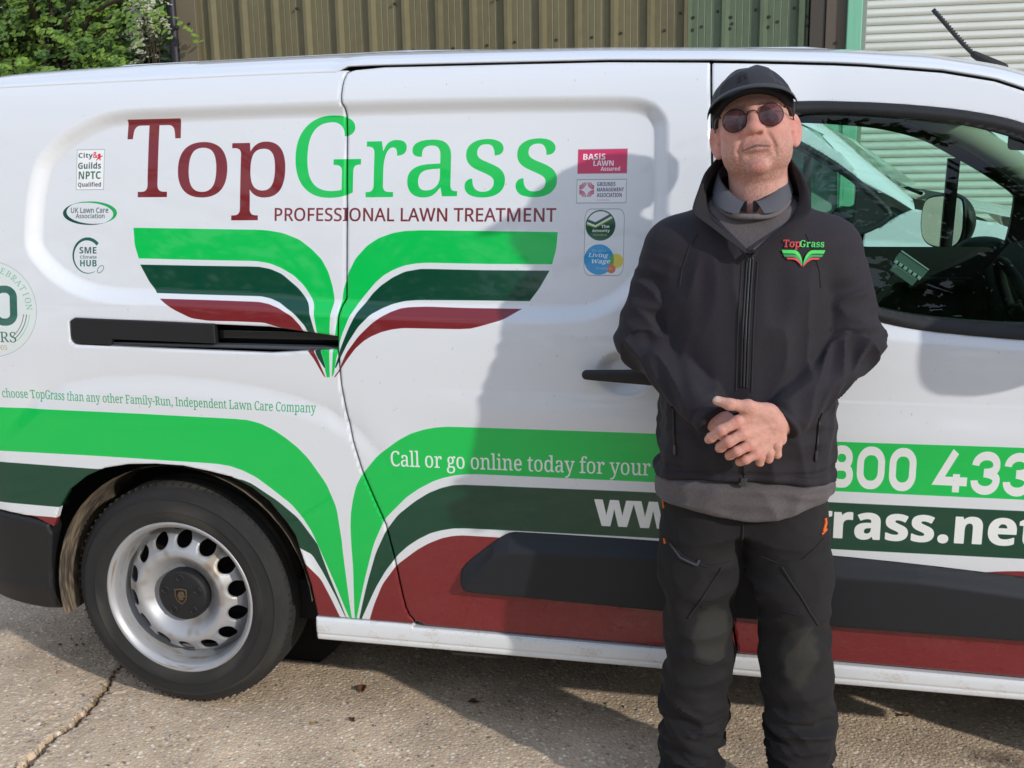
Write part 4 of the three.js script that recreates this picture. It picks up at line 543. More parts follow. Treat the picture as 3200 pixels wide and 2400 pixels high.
// ---------- the shed behind ----------
const WZ = -7;
{
  const shed = thing('corrugated_shed', 'olive metal-clad shed wall with green door post behind the van', 'building');
  const clad = (c, sx) => std(0xffffff, 0.5, { metalness: 0.15, map: texture(512, (u, v) => { const k = tor(u, v * 0.25, 5, sx) * 0.5 + tor(u, v, 30, sx + 2) * 0.3 + tor(u * 4, v, 8, sx + 5) * 0.2, d = 0.84 + 0.3 * (k - 0.5) + 0.16; return c.map((q) => q * d); }, { rep: [0.5, 0.25] }) });
  const olive = clad([0.435, 0.41, 0.30], 1), green = clad([0.37, 0.425, 0.335], 9);
  // ribs every 0.309 m with three small folds between
  const prof = []; { const p = 0.309; for (const [a, z] of [[0, 0], [.018, .044], [.048, .044], [.078, 0], [.126, 0], [.131, -.003], [.136, 0], [.182, 0], [.187, -.003], [.192, 0], [.238, 0], [.243, -.003], [.248, 0]]) prof.push([a, z, p]); }
  function cladSheet(x0, x1, y0, y1, lift) {
    const pos = [], nor = [], uv = [], pts = [[x0, 0]]; for (let k = Math.floor((x0 + 5.02) / .309) - 1; ; k++) { const b = -5.02 + k * .309; if (b > x1) break; for (const [a, z] of prof) { const x = b + a; if (x > x0 && x < x1) pts.push([x, z]); } } pts.push([x1, 0]);
    for (let i = 0; i + 1 < pts.length; i++) { const [xa, za] = pts[i], [xb, zb] = pts[i + 1], l = Math.hypot(xb - xa, zb - za), n = [-(zb - za) / l, 0, (xb - xa) / l], q = [[xa, y0, za], [xb, y0, zb], [xb, y1, zb], [xa, y0, za], [xb, y1, zb], [xa, y1, za]]; for (const c of q) { pos.push(c[0], c[1], WZ + lift + c[2]); nor.push(...n); uv.push(c[0], c[1]); } }
    const g = new THREE.BufferGeometry(); g.setAttribute('position', new THREE.Float32BufferAttribute(pos, 3)); g.setAttribute('normal', new THREE.Float32BufferAttribute(nor, 3)); g.setAttribute('uv', new THREE.Float32BufferAttribute(uv, 2)); return g;
  }
  const xs = [-5.13, -4.12, -3.19, -2.264, -1.337, -.66, .33];
  for (let i = 0; i + 1 < xs.length; i++) part('cladding_sheet', cladSheet(xs[i], xs[i + 1] + (i < 5 ? .02 : 0), 0, 4.6, (i % 2) * 0.002), i === 5 ? green : olive, shed, i === 5 ? 'greener replacement sheet' : undefined);
  const brown = std(0x5d5348, 0.6);
  part('corner_flashing', box(.2, 4.6, .06, -5.23, 2.3, WZ + .02, .006), std(0x6d6450, 0.55), shed); part('side_wall', box(.1, 4.6, 8, -5.28, 2.3, WZ - 4.02, .01), olive, shed);
  part('jamb_flashing', box(.165, 2.6, .07, .546, 3.3, WZ + .03, .006), brown, shed); part('jamb_flashing', box(.12, 4.6, .05, .40, 2.3, WZ + .025, .006), std(0x47413a, 0.7), shed);
  const mint = std(0xffffff, 0.6, { map: texture(256, (u, v) => { const k = tor(u, v, 6) * 0.6 + tor(u, v, 25, 3) * 0.4, d = smooth(0.25, 0.0, k) * 0.2; return [0.46 + 0.06 * k - d, 0.725 + 0.05 * k - d, 0.60 + 0.05 * k - d]; }) });
  part('door_post', box(.115, 4.6, .12, .684, 2.3, WZ + .06, .008), mint, shed); part('door_post', box(.165, 2.0, .1, .545, 1.0, WZ + .05, .008), mint, shed, 'wide lower part of the mint green post');
  part('lintel', box(5, .5, .3, 3.2, 4.35, WZ, .01), olive, shed); part('door_post', box(.12, 4.6, .12, 5.0, 2.3, WZ + .06, .008), mint, shed); part('end_wall', box(3, 4.6, .1, 6.55, 2.3, WZ - .02, .01), olive, shed); part('roof_edge', box(13.5, .16, .5, 1.4, 4.66, WZ + .05, .01), std(0x4b4a40, 0.6), shed);
  part('inner_wall', box(13, 4.5, .05, 1.4, 2.25, WZ - .35, 0), std(0x202020, 0.9), shed);
  // fixing screws
  const screw = new THREE.CylinderGeometry(.012, .014, .012, 8).rotateX(Math.PI / 2), sm = std(0x35362f, 0.5, { metalness: 0.3 }), Rs = rng(3);
  const put = (x, y, z = .004) => { const m = part('screw', screw, sm, shed); m.position.set(x, y, WZ + z); };
  for (let k = 0; k < 17; k++) { const b = -5.02 + k * .309 + (k % 3 === 0 ? .1 : .16); put(b, 2.36 + 0.02 * Rs() + 0.012 * k); if (k % 3 === 2) put(b + .1, 2.84, .03); }
  for (const y of [2.4, 2.75, 3.0]) { put(-5.2, y, .055); put(.55, y - .03, .07); }
  for (const k of [14, 15, 16, 17]) { put(-5.02 + k * .309 + .09, 2.64 - .01 * k + .12, .01); put(-5.02 + k * .309 - .02, 2.66, .004); put(-5.02 + k * .309 + .085, 2.52, .008); }
  // roller shutter, slat by slat
  const shutter = thing('roller_shutter', 'pale galvanised roller shutter door of curved slats beside the mint green post', 'shutter');
  const sp = [[-.0325, -.02], [-.0315, .004], [-.027, .013], [-.018, .022], [-.006, .027], [.006, .025], [.014, .017], [.019, .006], [.023, .002], [.028, .006], [.031, .007], [.0322, -.02]], rows = [0.735, 2.2, 3.6, 4.96].map((x) => sp.map(([y, z]) => [x, y, z]));
  const slatG = skin(rows); for (let i = 0; i < slatG.attributes.uv.count; i++) slatG.attributes.uv.setXY(i, slatG.attributes.position.getX(i) * 0.3, slatG.attributes.position.getY(i) * 0.3);
  if (slatG.attributes.normal.getZ(14) < 0) { const ix = slatG.index; for (let i = 0; i < ix.count; i += 3) { const t = ix.getX(i + 1); ix.setX(i + 1, ix.getX(i + 2)); ix.setX(i + 2, t); } slatG.computeVertexNormals(); }
  const slatMats = [0, 1, 2].map((s) => std(0xffffff, 0.5, { metalness: 0.1, map: texture(256, (u, v) => { const k = tor(u, v, 4, s * 3) * 0.5 + tor(u * 0.3, v, 20, s) * 0.5, q = 0.80 + 0.12 * k; return [q * 0.985, q, q * 0.965]; }) }));
  for (let k = 0; k < 64; k++) { const m = part('slat', slatG, slatMats[k % 3], shutter); m.position.set(0, 0.04 + k * 0.0655, WZ + .0); }
  part('guide_rail', box(.05, 4.3, .06, .757, 2.15, WZ + .03, .005), std(0x8b948c, 0.5), shutter);
  const pipe = thing('downpipe', 'dark plastic downpipe running up the left corner of the shed', 'pipe');
  part('pipe_run', new THREE.CylinderGeometry(.045, .045, 4.6, 20).translate(-5.365, 2.3, WZ + .05), std(0x23222c, 0.45), pipe); for (const y of [1.2, 2.72, 4.1]) part('pipe_clip', box(.12, .03, .11, -5.365, y, WZ + .04, .006), std(0x2c2b34, 0.45), pipe);
}

// ---------- trees ----------
function leafGeo(s) { const g = skin([[0, 0.0], [0.3, 0.85], [0.62, 0.7], [1, 0]].map(([t, w]) => [-1, 0, 1].map((u) => [u * w * s * 0.36, -0.10 * s * Math.abs(u) * w - 0.12 * s * t * t, t * s]))); return g; }
function tree(name, label, { at, trunk, clumps, leaf, n, seed, inks, blossom, group }) {
  const R = rng(seed), t = thing(name, label, 'tree', group), bark = std(0x4a4034, 0.95), limbs = [];
  t.position.set(...at);
  limbs.push(tube([[0, 0, 0], [.05, trunk[1] * 0.5, .03], [0, trunk[1], 0]], trunk[0], 8, 8));
  for (const c of clumps) limbs.push(tube([[0, trunk[1] * 0.7, 0], [c[0] * 0.5, mix(trunk[1], c[1], 0.6), c[2] * 0.5], [c[0], c[1], c[2]]], trunk[0] * 0.11, 6, 5));
  part('trunk', merge(limbs), bark, t);
  // leaves set on drooping sprays
  const mats = phys(0xffffff, 0.62, { side: THREE.DoubleSide, transmission: 0.35, thickness: 0 }), im = new THREE.InstancedMesh(leafGeo(leaf), mats, n), M = new THREE.Matrix4(), q = new THREE.Quaternion(), e = new THREE.Euler(), c3 = new THREE.Color();
  let i = 0; const tot = clumps.reduce((s, c) => s + c[3] ** 2, 0);
  for (const c of clumps) {
    const cnt = Math.min(n - i, Math.floor(n * c[3] ** 2 / tot)), sprays = Math.max(3, Math.floor(cnt / 26));
    for (let s = 0; s < sprays; s++) {
      const a = R() * 6.283, b = Math.acos(mix(1, -1, R())), rr = c[3] * Math.pow(R(), 0.4), d = [Math.sin(b) * Math.cos(a), Math.cos(b) * 0.8, Math.sin(b) * Math.sin(a)], o = [c[0] + d[0] * rr, c[1] + d[1] * rr, c[2] + d[2] * rr], tone = R(), len = leaf * mix(3, 6, R());
      for (let k = 0; k < 26 && i < n; k++, i++) {
        const tt = k / 26, side = k % 2 ? 1 : -1, p = [o[0] + d[0] * len * tt + (R() - 0.5) * leaf, o[1] + d[1] * len * tt - len * 0.35 * tt * tt + (R() - 0.5) * leaf * 0.6, o[2] + d[2] * len * tt + (R() - 0.5) * leaf];
        e.set(0.75 + 0.7 * (R() - 0.5), Math.atan2(d[0], d[2]) + side * 0.9 + 0.7 * (R() - 0.5), 0.6 * (R() - 0.5)); q.setFromEuler(e); const z = mix(0.6, 1.15, R()); M.compose(V(...p), q, V(z, z, z)); im.setMatrixAt(i, M);
        const f = clamp(tone * 0.7 + R() * 0.4), A = inks[0], B = inks[1], w = blossom && c[4] ? 1 : 0; c3.setRGB(mix(A[0], B[0], f), mix(A[1], B[1], f), mix(A[2], B[2], f)); if (w && R() < 0.85) c3.setRGB(0.72, 0.70, 0.55); im.setColorAt(i, c3);
      }
    }
  }
  im.count = i; im.name = 'crown'; im.userData = { kind: 'stuff' }; t.add(im);
  return t;
}
const balls = (seed, n, [x0, y0, z0, x1, y1, z1], r0, r1) => { const R = rng(seed); return Array.from({ length: n }, () => [mix(x0, x1, R()), mix(y0, y1, R()), mix(z0, z1, R()), mix(r0, r1, R())]); };
const INKA = [[0.05, 0.13, 0.02], [0.28, 0.45, 0.055]];
tree('hornbeam_tree', 'bright green leafy tree left of the shed, above the van roof', { at: [-6.9, 0, -7.3], trunk: [.16, 2.6], clumps: balls(2, 150, [-1.5, 1.5, -.6, 1.3, 3.7, .8], .2, .36), leaf: .068, n: 44000, seed: 4, inks: INKA, group: 'trees beside the shed' });
tree('hedge_tree', 'leafy tree at the far left edge, behind a grey post', { at: [-9.3, 0, -8.6], trunk: [.18, 3.0], clumps: balls(8, 40, [-1.6, 1.0, -1, 1.6, 5, 1], .35, .65), leaf: .085, n: 14000, seed: 14, inks: [[0.035, 0.095, 0.02], [0.12, 0.23, 0.035]], group: 'trees beside the shed' });
tree('evergreen_tree', 'tall tree standing behind the bright green one, mostly hidden by it', { at: [-7.6, 0, -11.5], trunk: [.25, 3], clumps: balls(18, 110, [-3.8, 1.2, -1, 3.4, 5.2, 1], .5, .8), leaf: .17, n: 30000, seed: 24, inks: [[0.035, 0.095, 0.02], [0.12, 0.23, 0.035]], group: 'trees beside the shed' });
{ const c = balls(31, 12, [-.18, 2.35, -.15, .16, 3.1, .15], .07, .12).map((b) => [...b, 1]); tree('blossom_shrub', 'shrub with cream white blossom against the dark downpipe', { at: [-5.62, 0, -7.0], trunk: [.04, 2.0], clumps: c.concat(balls(33, 5, [-.2, 1.0, -.2, .1, 1.9, .2], .12, .2)), leaf: .042, n: 3200, seed: 35, inks: INKA, blossom: true }); }
{ // seen mirrored in the cab window and the paint
  const yt = tree('yard_tree', 'tall leafy tree across the yard, mirrored in the cab window', { at: [3.4, 0, 10.5], trunk: [.22, 3.4], clumps: [...balls(51, 60, [-4.5, .8, -1.2, 4.5, 4.6, 1.2], .7, 1.0), ...balls(57, 26, [-4.2, 4.7, -1.5, 4.2, 7.4, 1.5], .3, .55)], leaf: .15, n: 22000, seed: 54, inks: [[0.035, 0.095, 0.02], [0.12, 0.23, 0.035]], group: 'trees across the yard' });
  for (const [x, z, r, label] of [[-5.4, 11.2, 1.9, 'second leafy tree across the yard, mirrored in the van side'], [-13.5, 9.5, 3.4, 'third leafy tree across the yard, left of the other two']]) { const c = yt.clone(); c.name = numbered('yard_tree'); c.position.set(x, 0, z); c.rotation.y = r; c.userData = { ...yt.userData, label }; scene.add(c); }
}
{ const p = thing('fence_post', 'weathered grey post at the far left edge in front of the trees', 'post'); part('post_shaft', box(.09, 2.75, .09, -7.5, 1.37, -6.6, .015), std(0x6f6a5c, 0.9), p); part('lamp_head', box(.13, .14, .12, -7.49, 2.78, -6.58, .02), std(0xb9c0c4, 0.5), p); }
{ const b = thing('teal_tank', 'dark teal ribbed tank behind the shed corner under the tree', 'tank'); const gs = [new THREE.CylinderGeometry(.8, .8, 2.55, 40).translate(-6.0, 1.28, -9.2)]; for (let i = 0; i < 9; i++) gs.push(new THREE.TorusGeometry(.8, .018, 6, 40).rotateX(Math.PI / 2).translate(-6.0, .3 + i * .27, -9.2)); part('tank_shell', merge(gs), std(0x23383c, 0.5), b); part('tank_lid', new THREE.CylinderGeometry(.45, .78, .14, 40).translate(-6.0, 2.62, -9.2), std(0x294348, 0.5), b); }
// inside the cab: an ice scraper standing in the passenger door
{ const s = thing('ice_scraper', 'clear plastic ice scraper leaning inside the passenger door, seen through the window', 'scraper'); s.position.set(.515, 1.13, -1.5); s.rotation.z = -0.61;
  const clear = phys(0xa9c4bd, 0.15, { transmission: 0.6, thickness: 0 }); part('blade', box(.12, .034, .004, .0, .035, 0, .001), clear, s); part('blade_edge', box(.12, .006, .008, 0, .054, 0, .002), std(0xa8bdb8, 0.3), s); for (let i = 0; i < 6; i++) part('tooth', box(.014, .012, .008, -.05 + i * .02, .012, .002, .002), std(0xb9cdc8, 0.3), s); part('scraper_head', box(.1, .03, .012, 0, -.01, 0, .003), clear, s); part('grip', box(.03, .16, .02, -.02, -.1, 0, .006), std(0x1b2020, 0.6), s); }

// ---------- the man ----------
{
  const man = thing('person', 'person in black cap, round sunglasses and dark jacket standing with clasped hands before the van', 'person');
  man.position.set(-.02, 0, .205);
  const cloth = (seed, f, amp) => { const t = texture(512, (u, v) => { const k = tor(u, v, f, seed) * 0.5 + tor(u, v, f * 0.4, seed + 3) * 0.3 + tor(u, v, f * 0.1, seed + 6) * 0.2; return [k, k, k]; }, { srgb: false, rep: [7, 7] }); return { bumpMap: t, bumpScale: amp }; };
  const jacketMat = phys(0xffffff, 0.85, { vertexColors: true, sheen: 0.22, sheenColor: new THREE.Color(0.32, 0.25, 0.36), sheenRoughness: 0.6, ...cloth(1, 190, 0.0007) });
  const trouserMat = phys(0xffffff, 0.86, { vertexColors: true, sheen: 0.07, sheenColor: new THREE.Color(0.3, 0.27, 0.3), sheenRoughness: 0.6, ...cloth(4, 200, 0.0007) });
  const knitMat = phys(0xffffff, 0.95, { vertexColors: true, sheen: 0.3, sheenColor: new THREE.Color(0.5, 0.47, 0.48), ...cloth(7, 160, 0.0011) });
  const lint = (c, seed) => texture(512, (u, v) => { const k = .80 + .2 * tor(u, v, 150, seed) + .12 * (tor(u, v, 30, seed + 4) - .5) + .5 * smooth(.93, 1, tor(u, v, 75, seed + 8)); return [k, k, k]; }, { rep: [5, 5] });
  const fuzz = lint(1, 3); for (const m of [jacketMat, trouserMat, knitMat]) m.map = fuzz;
  const tint = (c, amp, s) => (x, y, z) => { const k = 1 + amp * fbm(x * 9 + s, y * 9, z * 9) + amp * 0.6 * fbm(x * 60, y * 60 + s, z * 60, 2); return [c[0] * k, c[1] * k, c[2] * k]; };
  // --- shapes ---
  const lvl = (cp) => { const A = hermite(cp.map((c) => [c[0], c[1]])), B = hermite(cp.map((c) => [c[0], c[2]])), C = hermite(cp.map((c) => [c[0], c[3] ?? 0])); return [A, B, C]; };
  const [TA, TB, TC] = lvl([[.8, .190, .132, .004], [.88, .195, .138, .004], [.97, .194, .147, .008], [1.07, .190, .148, .010], [1.18, .192, .143, .008], [1.28, .197, .132, .006], [1.35, .196, .121, .004], [1.4, .178, .110, .002], [1.44, .145, .098, 0], [1.475, .108, .086, -.004], [1.51, .08, .07, -.008]]);
  const torso = (x, y, z, o = 0) => { const a = TA(y) + o, b = TB(y) + o, k = Math.pow(Math.pow(Math.abs(x) / a, 2.4) + Math.pow(Math.abs(z - TC(y)) / b, 2.4), 1 / 2.4); return (k - 1) * Math.min(a, b) * 0.92; };
  const A = { L: { sh: [-.160, 1.372, .0], el: [-.226, 1.178, .022], wr: [-.066, 1.038, .182] }, R: { sh: [.160, 1.372, .0], el: [.221, 1.182, .022], wr: [.078, 1.030, .168] } };
  const fold = (x, y, z, u, fa, fp, s) => { const t = x * u[0] + y * u[1] + z * u[2], px = x - u[0] * t, py = y - u[1] * t, pz = z - u[2] * t; const n = n3(px * fp + t * u[0] * fa + s, py * fp + t * u[1] * fa, pz * fp + t * u[2] * fa + s); return 1 - Math.abs(n) * 2; };
  const dir = (a, b) => { const l = Math.hypot(b[0] - a[0], b[1] - a[1], b[2] - a[2]); return [(b[0] - a[0]) / l, (b[1] - a[1]) / l, (b[2] - a[2]) / l]; };
  for (const k of ['L', 'R']) { A[k].u = dir(A[k].sh, A[k].el); A[k].v = dir(A[k].el, A[k].wr); }
  const sleeve = (x, y, z, k) => {
    const a = A[k]; if (k === 'L' ? x > .08 : x < -.08) return 1;
    let up = cap(x, y, z, a.sh, a.el, .075, .060), lo = cap(x, y, z, a.el, a.wr, .060, .045);
    lo = smax(lo, (x - a.wr[0]) * a.v[0] + (y - a.wr[1]) * a.v[1] + (z - a.wr[2]) * a.v[2] - .012, .008);
    let d = smin(up, lo, .035);
    if (Math.abs(d) < .03) {
      const tw = clamp(((x - a.el[0]) * a.v[0] + (y - a.el[1]) * a.v[1] + (z - a.el[2]) * a.v[2]) / .26), near = lo < up;
      d -= near ? ((k === 'L' ? .009 : .0115) * (1 - 0.5 * tw)) * fold(x, y, z, [a.v[0] * .8, a.v[1] * .3 + .5, a.v[2] * .3], 26, 7, k === 'L' ? 3.7 : 8.2) * smooth(1.02, .9, tw) : .0070 * fold(x, y, z, a.u, 17, 5, k === 'L' ? 1.3 : 5.1) * smooth(1.40, 1.30, y);
      d += .006 * Math.exp(-(((tw - .97) / .025) ** 2)) * (near ? 1 : 0) * 0.5;
    }
    return d;
  };
  const wedge = (x, y, z) => Math.max((Math.abs(x - .004) - (y - 1.375) * 1.05) * .69, -(z - .01));
  const jacket = (x, y, z) => {
    let t = torso(x, y, z);
    if (Math.abs(t) < .03) { t -= .0045 * fold(x, y, z, [.1, .99, 0], 3.0, 11, 2.2) * smooth(1.42, 1.3, y) + .003 * fold(x, y, z, [.2, .97, 0], 14, 5, 6.1) * smooth(1.12, 1.0, y); t += .0045 * Math.exp(-(((y - .902) / .005) ** 2)); }
    t -= .004 * smooth(.91, .88, y);
    const hem = .872 - .018 * smooth(.05, .2, Math.abs(x)) + .012 * smooth(-.05, .15, z);
    t = smax(t, hem - y, .012);
    t = smax(t, -wedge(x, y, z), .006);
    t = smax(t, y - 1.492, .01);
    const l = sleeve(x, y, z, 'L'), r = sleeve(x, y, z, 'R'), k = mix(.010, .045, smooth(1.27, 1.4, y));
    return smin(smin(t, l, k), r, k);
  };
  const jc = [.0215, .0172, .0245], jacketGeo = blob(jacket, [-.34, .83, -.19, .34, 1.51, .30], .0058, tint(jc, 0.14, 1));
  const jk = part('jacket', jacketGeo, jacketMat, man, 'dark softshell jacket with stand collar and chest logo');
  const front = (x, y, f = jacket, z = .34) => { for (let i = 0; i < 60; i++) { const d = f(x, y, z); if (d < 0.0004) break; z -= d * 0.75; if (z < -.2) break; } return z; };
  const along = (pts, f, lift, r, n = 30) => tube(Array.from({ length: n + 1 }, (_, i) => { const t = i / n * (pts.length - 1), k = Math.min(pts.length - 2, Math.floor(t)), u = t - k, x = mix(pts[k][0], pts[k + 1][0], u), y = mix(pts[k][1], pts[k + 1][1], u); return V(x, y, front(x, y, f) + lift); }), r, n * 2, 6);
  // sweater: chest in the open collar, ribbed neckline, hem below the jacket
  const sweater = (x, y, z) => {

    const w = .0035 * fold(x, y, z, [.2, .95, .1], 5, 9, 4.4) + .0022 * fold(x, y, z, [0, 1, 0], 22, 5, 7);
    const o = y > 1.1 ? mix(-.026, -.010, smooth(1.2, 1.3, y)) : mix(.004, -.026, smooth(.862, .892, y));
    return smax(torso(x, y, z, o) - w * smooth(1.2, .9, y), Math.max(.80 - .010 * Math.sin(x * 13 + 1) + .026 * smooth(.02, .2, x) - y, y - 1.454 - .3 * Math.max(0, Math.abs(x) - .02) - .04 * smooth(.06, -.05, z)), .010);
  };
  part('sweater', blob(sweater, [-.24, .74, -.18, .24, 1.50, .19], .0065, tint([.135, .118, .122], 0.12, 5)), knitMat, man, 'grey knitted sweater showing at the neck and below the jacket');
  { const g = []; for (let i = 0; i <= 60; i++) { const a = i / 60 * Math.PI * 2; g.push(V(.080 * Math.sin(a), 1.486 - .034 * smooth(-.1, 1, Math.cos(a)) ** 1.5, .006 + .093 * Math.cos(a))); } part('sweater_neckband', tube(g, .0065, 120, 8, true), std(new THREE.Color().setRGB(.15, .13, .135), 0.95), man); }
  // polo collar: a stand and two fold-over points
  { const mat = std(new THREE.Color().setRGB(.085, .088, .105), 0.85, { side: THREE.DoubleSide }), rows = [];
    for (let i = 0; i <= 48; i++) { const t = i / 48 * 2 - 1, a = t * 3.02, s = Math.sin(a), c = -Math.cos(a), f = smooth(1.0, 3.0, Math.abs(a)), w = mix(.050, .030, f), top = [.0690 * s * (1 - .25 * f * f) - .004, 1.556 - .072 * f, -.014 + .074 * c + .014 * f], out = [(.0685 + .016) * s + .016 * Math.sign(t) * f * f, top[1] - w * .82, top[2] + .017 * c + .004 + .012 * f]; rows.push([[top[0] * .95, top[1] - .025, top[2] * .95], [top[0], top[1], top[2]], [mix(top[0], out[0], .3), mix(top[1], out[1], .14) + .002, mix(top[2], out[2], .35)], [mix(top[0], out[0], .75), mix(top[1], out[1], .6), mix(top[2], out[2], .8)], out]); }
    part('shirt_collar', skin(rows), mat, man, 'slate grey polo shirt collar'); }
  // jacket collar, unzipped and spread
  { const key = [[0, [0, 1.462, -.098], [0, 1.572, -.078]], [.45, [.086, 1.458, -.066], [.056, 1.574, -.056]], [.9, [.122, 1.458, -.012], [.077, 1.567, -.010]], [1.25, [.112, 1.460, .026], [.098, 1.540, .022]], [1.5, [.095, 1.450, .056], [.112, 1.502, .050]], [1.7, [.078, 1.438, .078], [.119, 1.468, .080]], [1.85, [.062, 1.426, .096], [.104, 1.450, .102]], [2.05, [.036, 1.404, .121], [.066, 1.423, .131]], [2.3, [.003, 1.370, .143], [.007, 1.382, .150]]];
    const at = (t, q, c) => hermite(key.map((k) => [k[0], k[q][c]]))(t), rows = [];
    for (let i = 0; i <= 90; i++) { const t = (i / 90 * 2 - 1) * 2.3, s = Math.sign(t) || 1, T = Math.abs(t), b = [0, 1, 2].map((c) => at(T, 1, c)), e = [0, 1, 2].map((c) => at(T, 2, c)), wob = .003 * n2(t * 2.6, 4), th = .0035, row = [];
      const nx = Math.sin(T * 0.75 + .15), nz = -Math.cos(T * 0.75 + .15);
      const P = (v, o) => [s * (mix(b[0], e[0], v) + nx * (o + .012 * Math.sin(Math.PI * v) * -.5 + wob)), mix(b[1], e[1], v), mix(b[2], e[2], v) + nz * (o + wob)];
      for (let k = 0; k <= 8; k++) row.push(P(k / 8, th)); row.push(P(1.05, 0)); for (let k = 8; k >= 0; k--) row.push(P(k / 8, -th)); rows.push(row); }
    const g = skin(rows), n = g.attributes.position.count, col = new Float32Array(n * 3), f = tint([.019, .0165, .020], 0.2, 9); for (let i = 0; i < n; i++) { const c = f(g.attributes.position.getX(i), g.attributes.position.getY(i), g.attributes.position.getZ(i)); col.set(c, i * 3); } g.setAttribute('color', new THREE.BufferAttribute(col, 3)); jacketMat.side = THREE.DoubleSide;
    part('jacket_collar', g, jacketMat, man); }
  // zip, seams, pockets, logo
  const tape = std(0x1c1c20, 0.6), seamMat = std(new THREE.Color().setRGB(.018, .016, .02), 0.9), metal = new THREE.MeshStandardMaterial({ color: 0x55565a, metalness: 0.8, roughness: 0.4 });
  const zipX = (y) => lerpLine([[.88, -.002], [1.083, -.005], [1.255, -.004], [1.389, .001]], y);
  const zline = (dx, y0, y1) => [0, .25, .5, .75, 1].map((t) => { const y = mix(y0, y1, t); return [zipX(y) + dx, y]; });
  part('zip_tape', along(zline(-.006, 1.375, 1.10), jacket, .0002, .0026), tape, jk); part('zip_tape', along(zline(.006, 1.375, 1.10), jacket, .0002, .0026), tape, jk); part('zip_teeth', along(zline(0, 1.378, 1.10), jacket, .001, .0028), std(0x2a2a2f, 0.4), jk);
  part('placket_edge', along(zline(-.016, 1.36, 1.09), jacket, -.0006, .0022), jacketMat.clone(), jk).material = seamMat; part('placket_edge', along(zline(.016, 1.36, 1.09), jacket, -.0006, .0022), seamMat, jk);
  part('zip_teeth', along(zline(.004, .95, .885), jacket, .001, .003, 8), tape, jk); part('zip_slider', box(.014, .02, .006, .001, .888, front(0, .888) + .004, .002), metal, jk);
  { const z = front(.001, 1.378); part('zip_slider', box(.012, .016, .008, .002, 1.38, z + .006, .002), metal, jk); part('zip_puller', new THREE.TorusGeometry(.0065, .0022, 8, 18).scale(.8, 1.9, 1).translate(.001, 1.36, z + .009), std(0x26262a, 0.4), jk); }
  for (const s of [-1, 1]) { part('raglan_seam', along([[s * .112, 1.415], [s * .128, 1.385], [s * .142, 1.34], [s * .146, 1.305]], jacket, -.0004, .002), seamMat, jk); part('pocket_zip', along([[s * .155, 1.045], [s * .153, 1.0], [s * .150, .93]], jacket, .0006, .0032), std(0x141418, 0.5), jk); part('pocket_puller', box(.006, .022, .004, s * .151, .945, front(s * .151, .945) + .004, .002), metal, jk); }
  part('hem_seam', along([[-.17, .888], [-.1, .899], [0, .904], [.1, .901], [.17, .893]], jacket, -.0002, .0015), seamMat, jk);
  { const cv = document.createElement('canvas'); cv.width = 512; cv.height = 384; const c = cv.getContext('2d'); c.clearRect(0, 0, 512, 384); c.save(); c.rotate(0.03);
    c.font = '112px serif'; c.fillStyle = c.strokeStyle = '#c93a40'; c.lineWidth = 4; c.fillText('Top', 22, 112, 200); c.strokeText('Top', 22, 112, 200); c.fillStyle = c.strokeStyle = '#43c95f'; c.font = 'bold 108px serif'; c.fillText('Grass', 204, 112, 285);
    const wing = (m, y0, h, e, ink, tip) => { c.fillStyle = ink; c.beginPath(); c.moveTo(256 + m * (246 - e), y0); c.lineTo(256 + m * 110, y0); c.bezierCurveTo(256 + m * 60, y0, 256 + m * 12, y0 + 60, 256 + m * 4, tip); c.bezierCurveTo(256 + m * 26, y0 + h + 60, 256 + m * 70, y0 + h, 256 + m * 120, y0 + h); c.lineTo(256 + m * (230 - e), y0 + h); c.fill(); };
    for (const m of [-1, 1]) { wing(m, 232, 22, 56, '#d2393b', 338); wing(m, 196, 28, 20, '#2f8f58', 326); wing(m, 146, 40, 0, '#41cf55', 318); } c.restore();
    const t = new THREE.CanvasTexture(cv); t.colorSpace = THREE.SRGBColorSpace;
    const LB = [.063, 1.343, .155, 1.411]; part('chest_logo', sheet({ inside: (x, y) => Math.min(x - LB[0], LB[2] - x, y - LB[1], LB[3] - y), z: (x, y) => Math.max(front(x, y), front(x + .006, y), front(x - .006, y), front(x, y + .006), front(x, y - .006)) + .003, box: LB, h: .004, edge: 0, skirt: 0, uv: LB }), std(0xffffff, 0.6, { map: t, transparent: true, alphaTest: 0.5 }), jk, 'embroidered red and green lettering over striped wings'); }
  // trousers
  const legs = { L: [[.84, -.080, .090, .100, .0], [.7, -.092, .096, .106, .004], [.63, -.096, .095, .102, .008], [.55, -.098, .079, .092, .012], [.42, -.092, .079, .088, .012], [.31, -.102, .076, .086, .006], [.22, -.106, .068, .08, .004], [.14, -.106, .064, .08, .006], [.07, -.106, .068, .086, .012]], R: [[.84, .082, .090, .100, .0], [.7, .100, .096, .106, .004], [.63, .108, .096, .102, .008], [.55, .121, .078, .092, .012], [.42, .130, .080, .088, .010], [.31, .139, .078, .086, .004], [.22, .146, .070, .08, .004], [.14, .149, .066, .08, .006], [.07, .150, .070, .086, .012]] };
  const LG = {}; for (const k of ['L', 'R']) LG[k] = [1, 2, 3, 4].map((c) => hermite([...legs[k]].reverse().map((r) => [r[0], r[c]])));
  const leg = (x, y, z, k) => { const [C, Aa, B, Z] = LG[k], a = Aa(y), b = B(y); return (Math.hypot((x - C(y)) / a, (z - Z(y)) / b) - 1) * Math.min(a, b) * .95; };
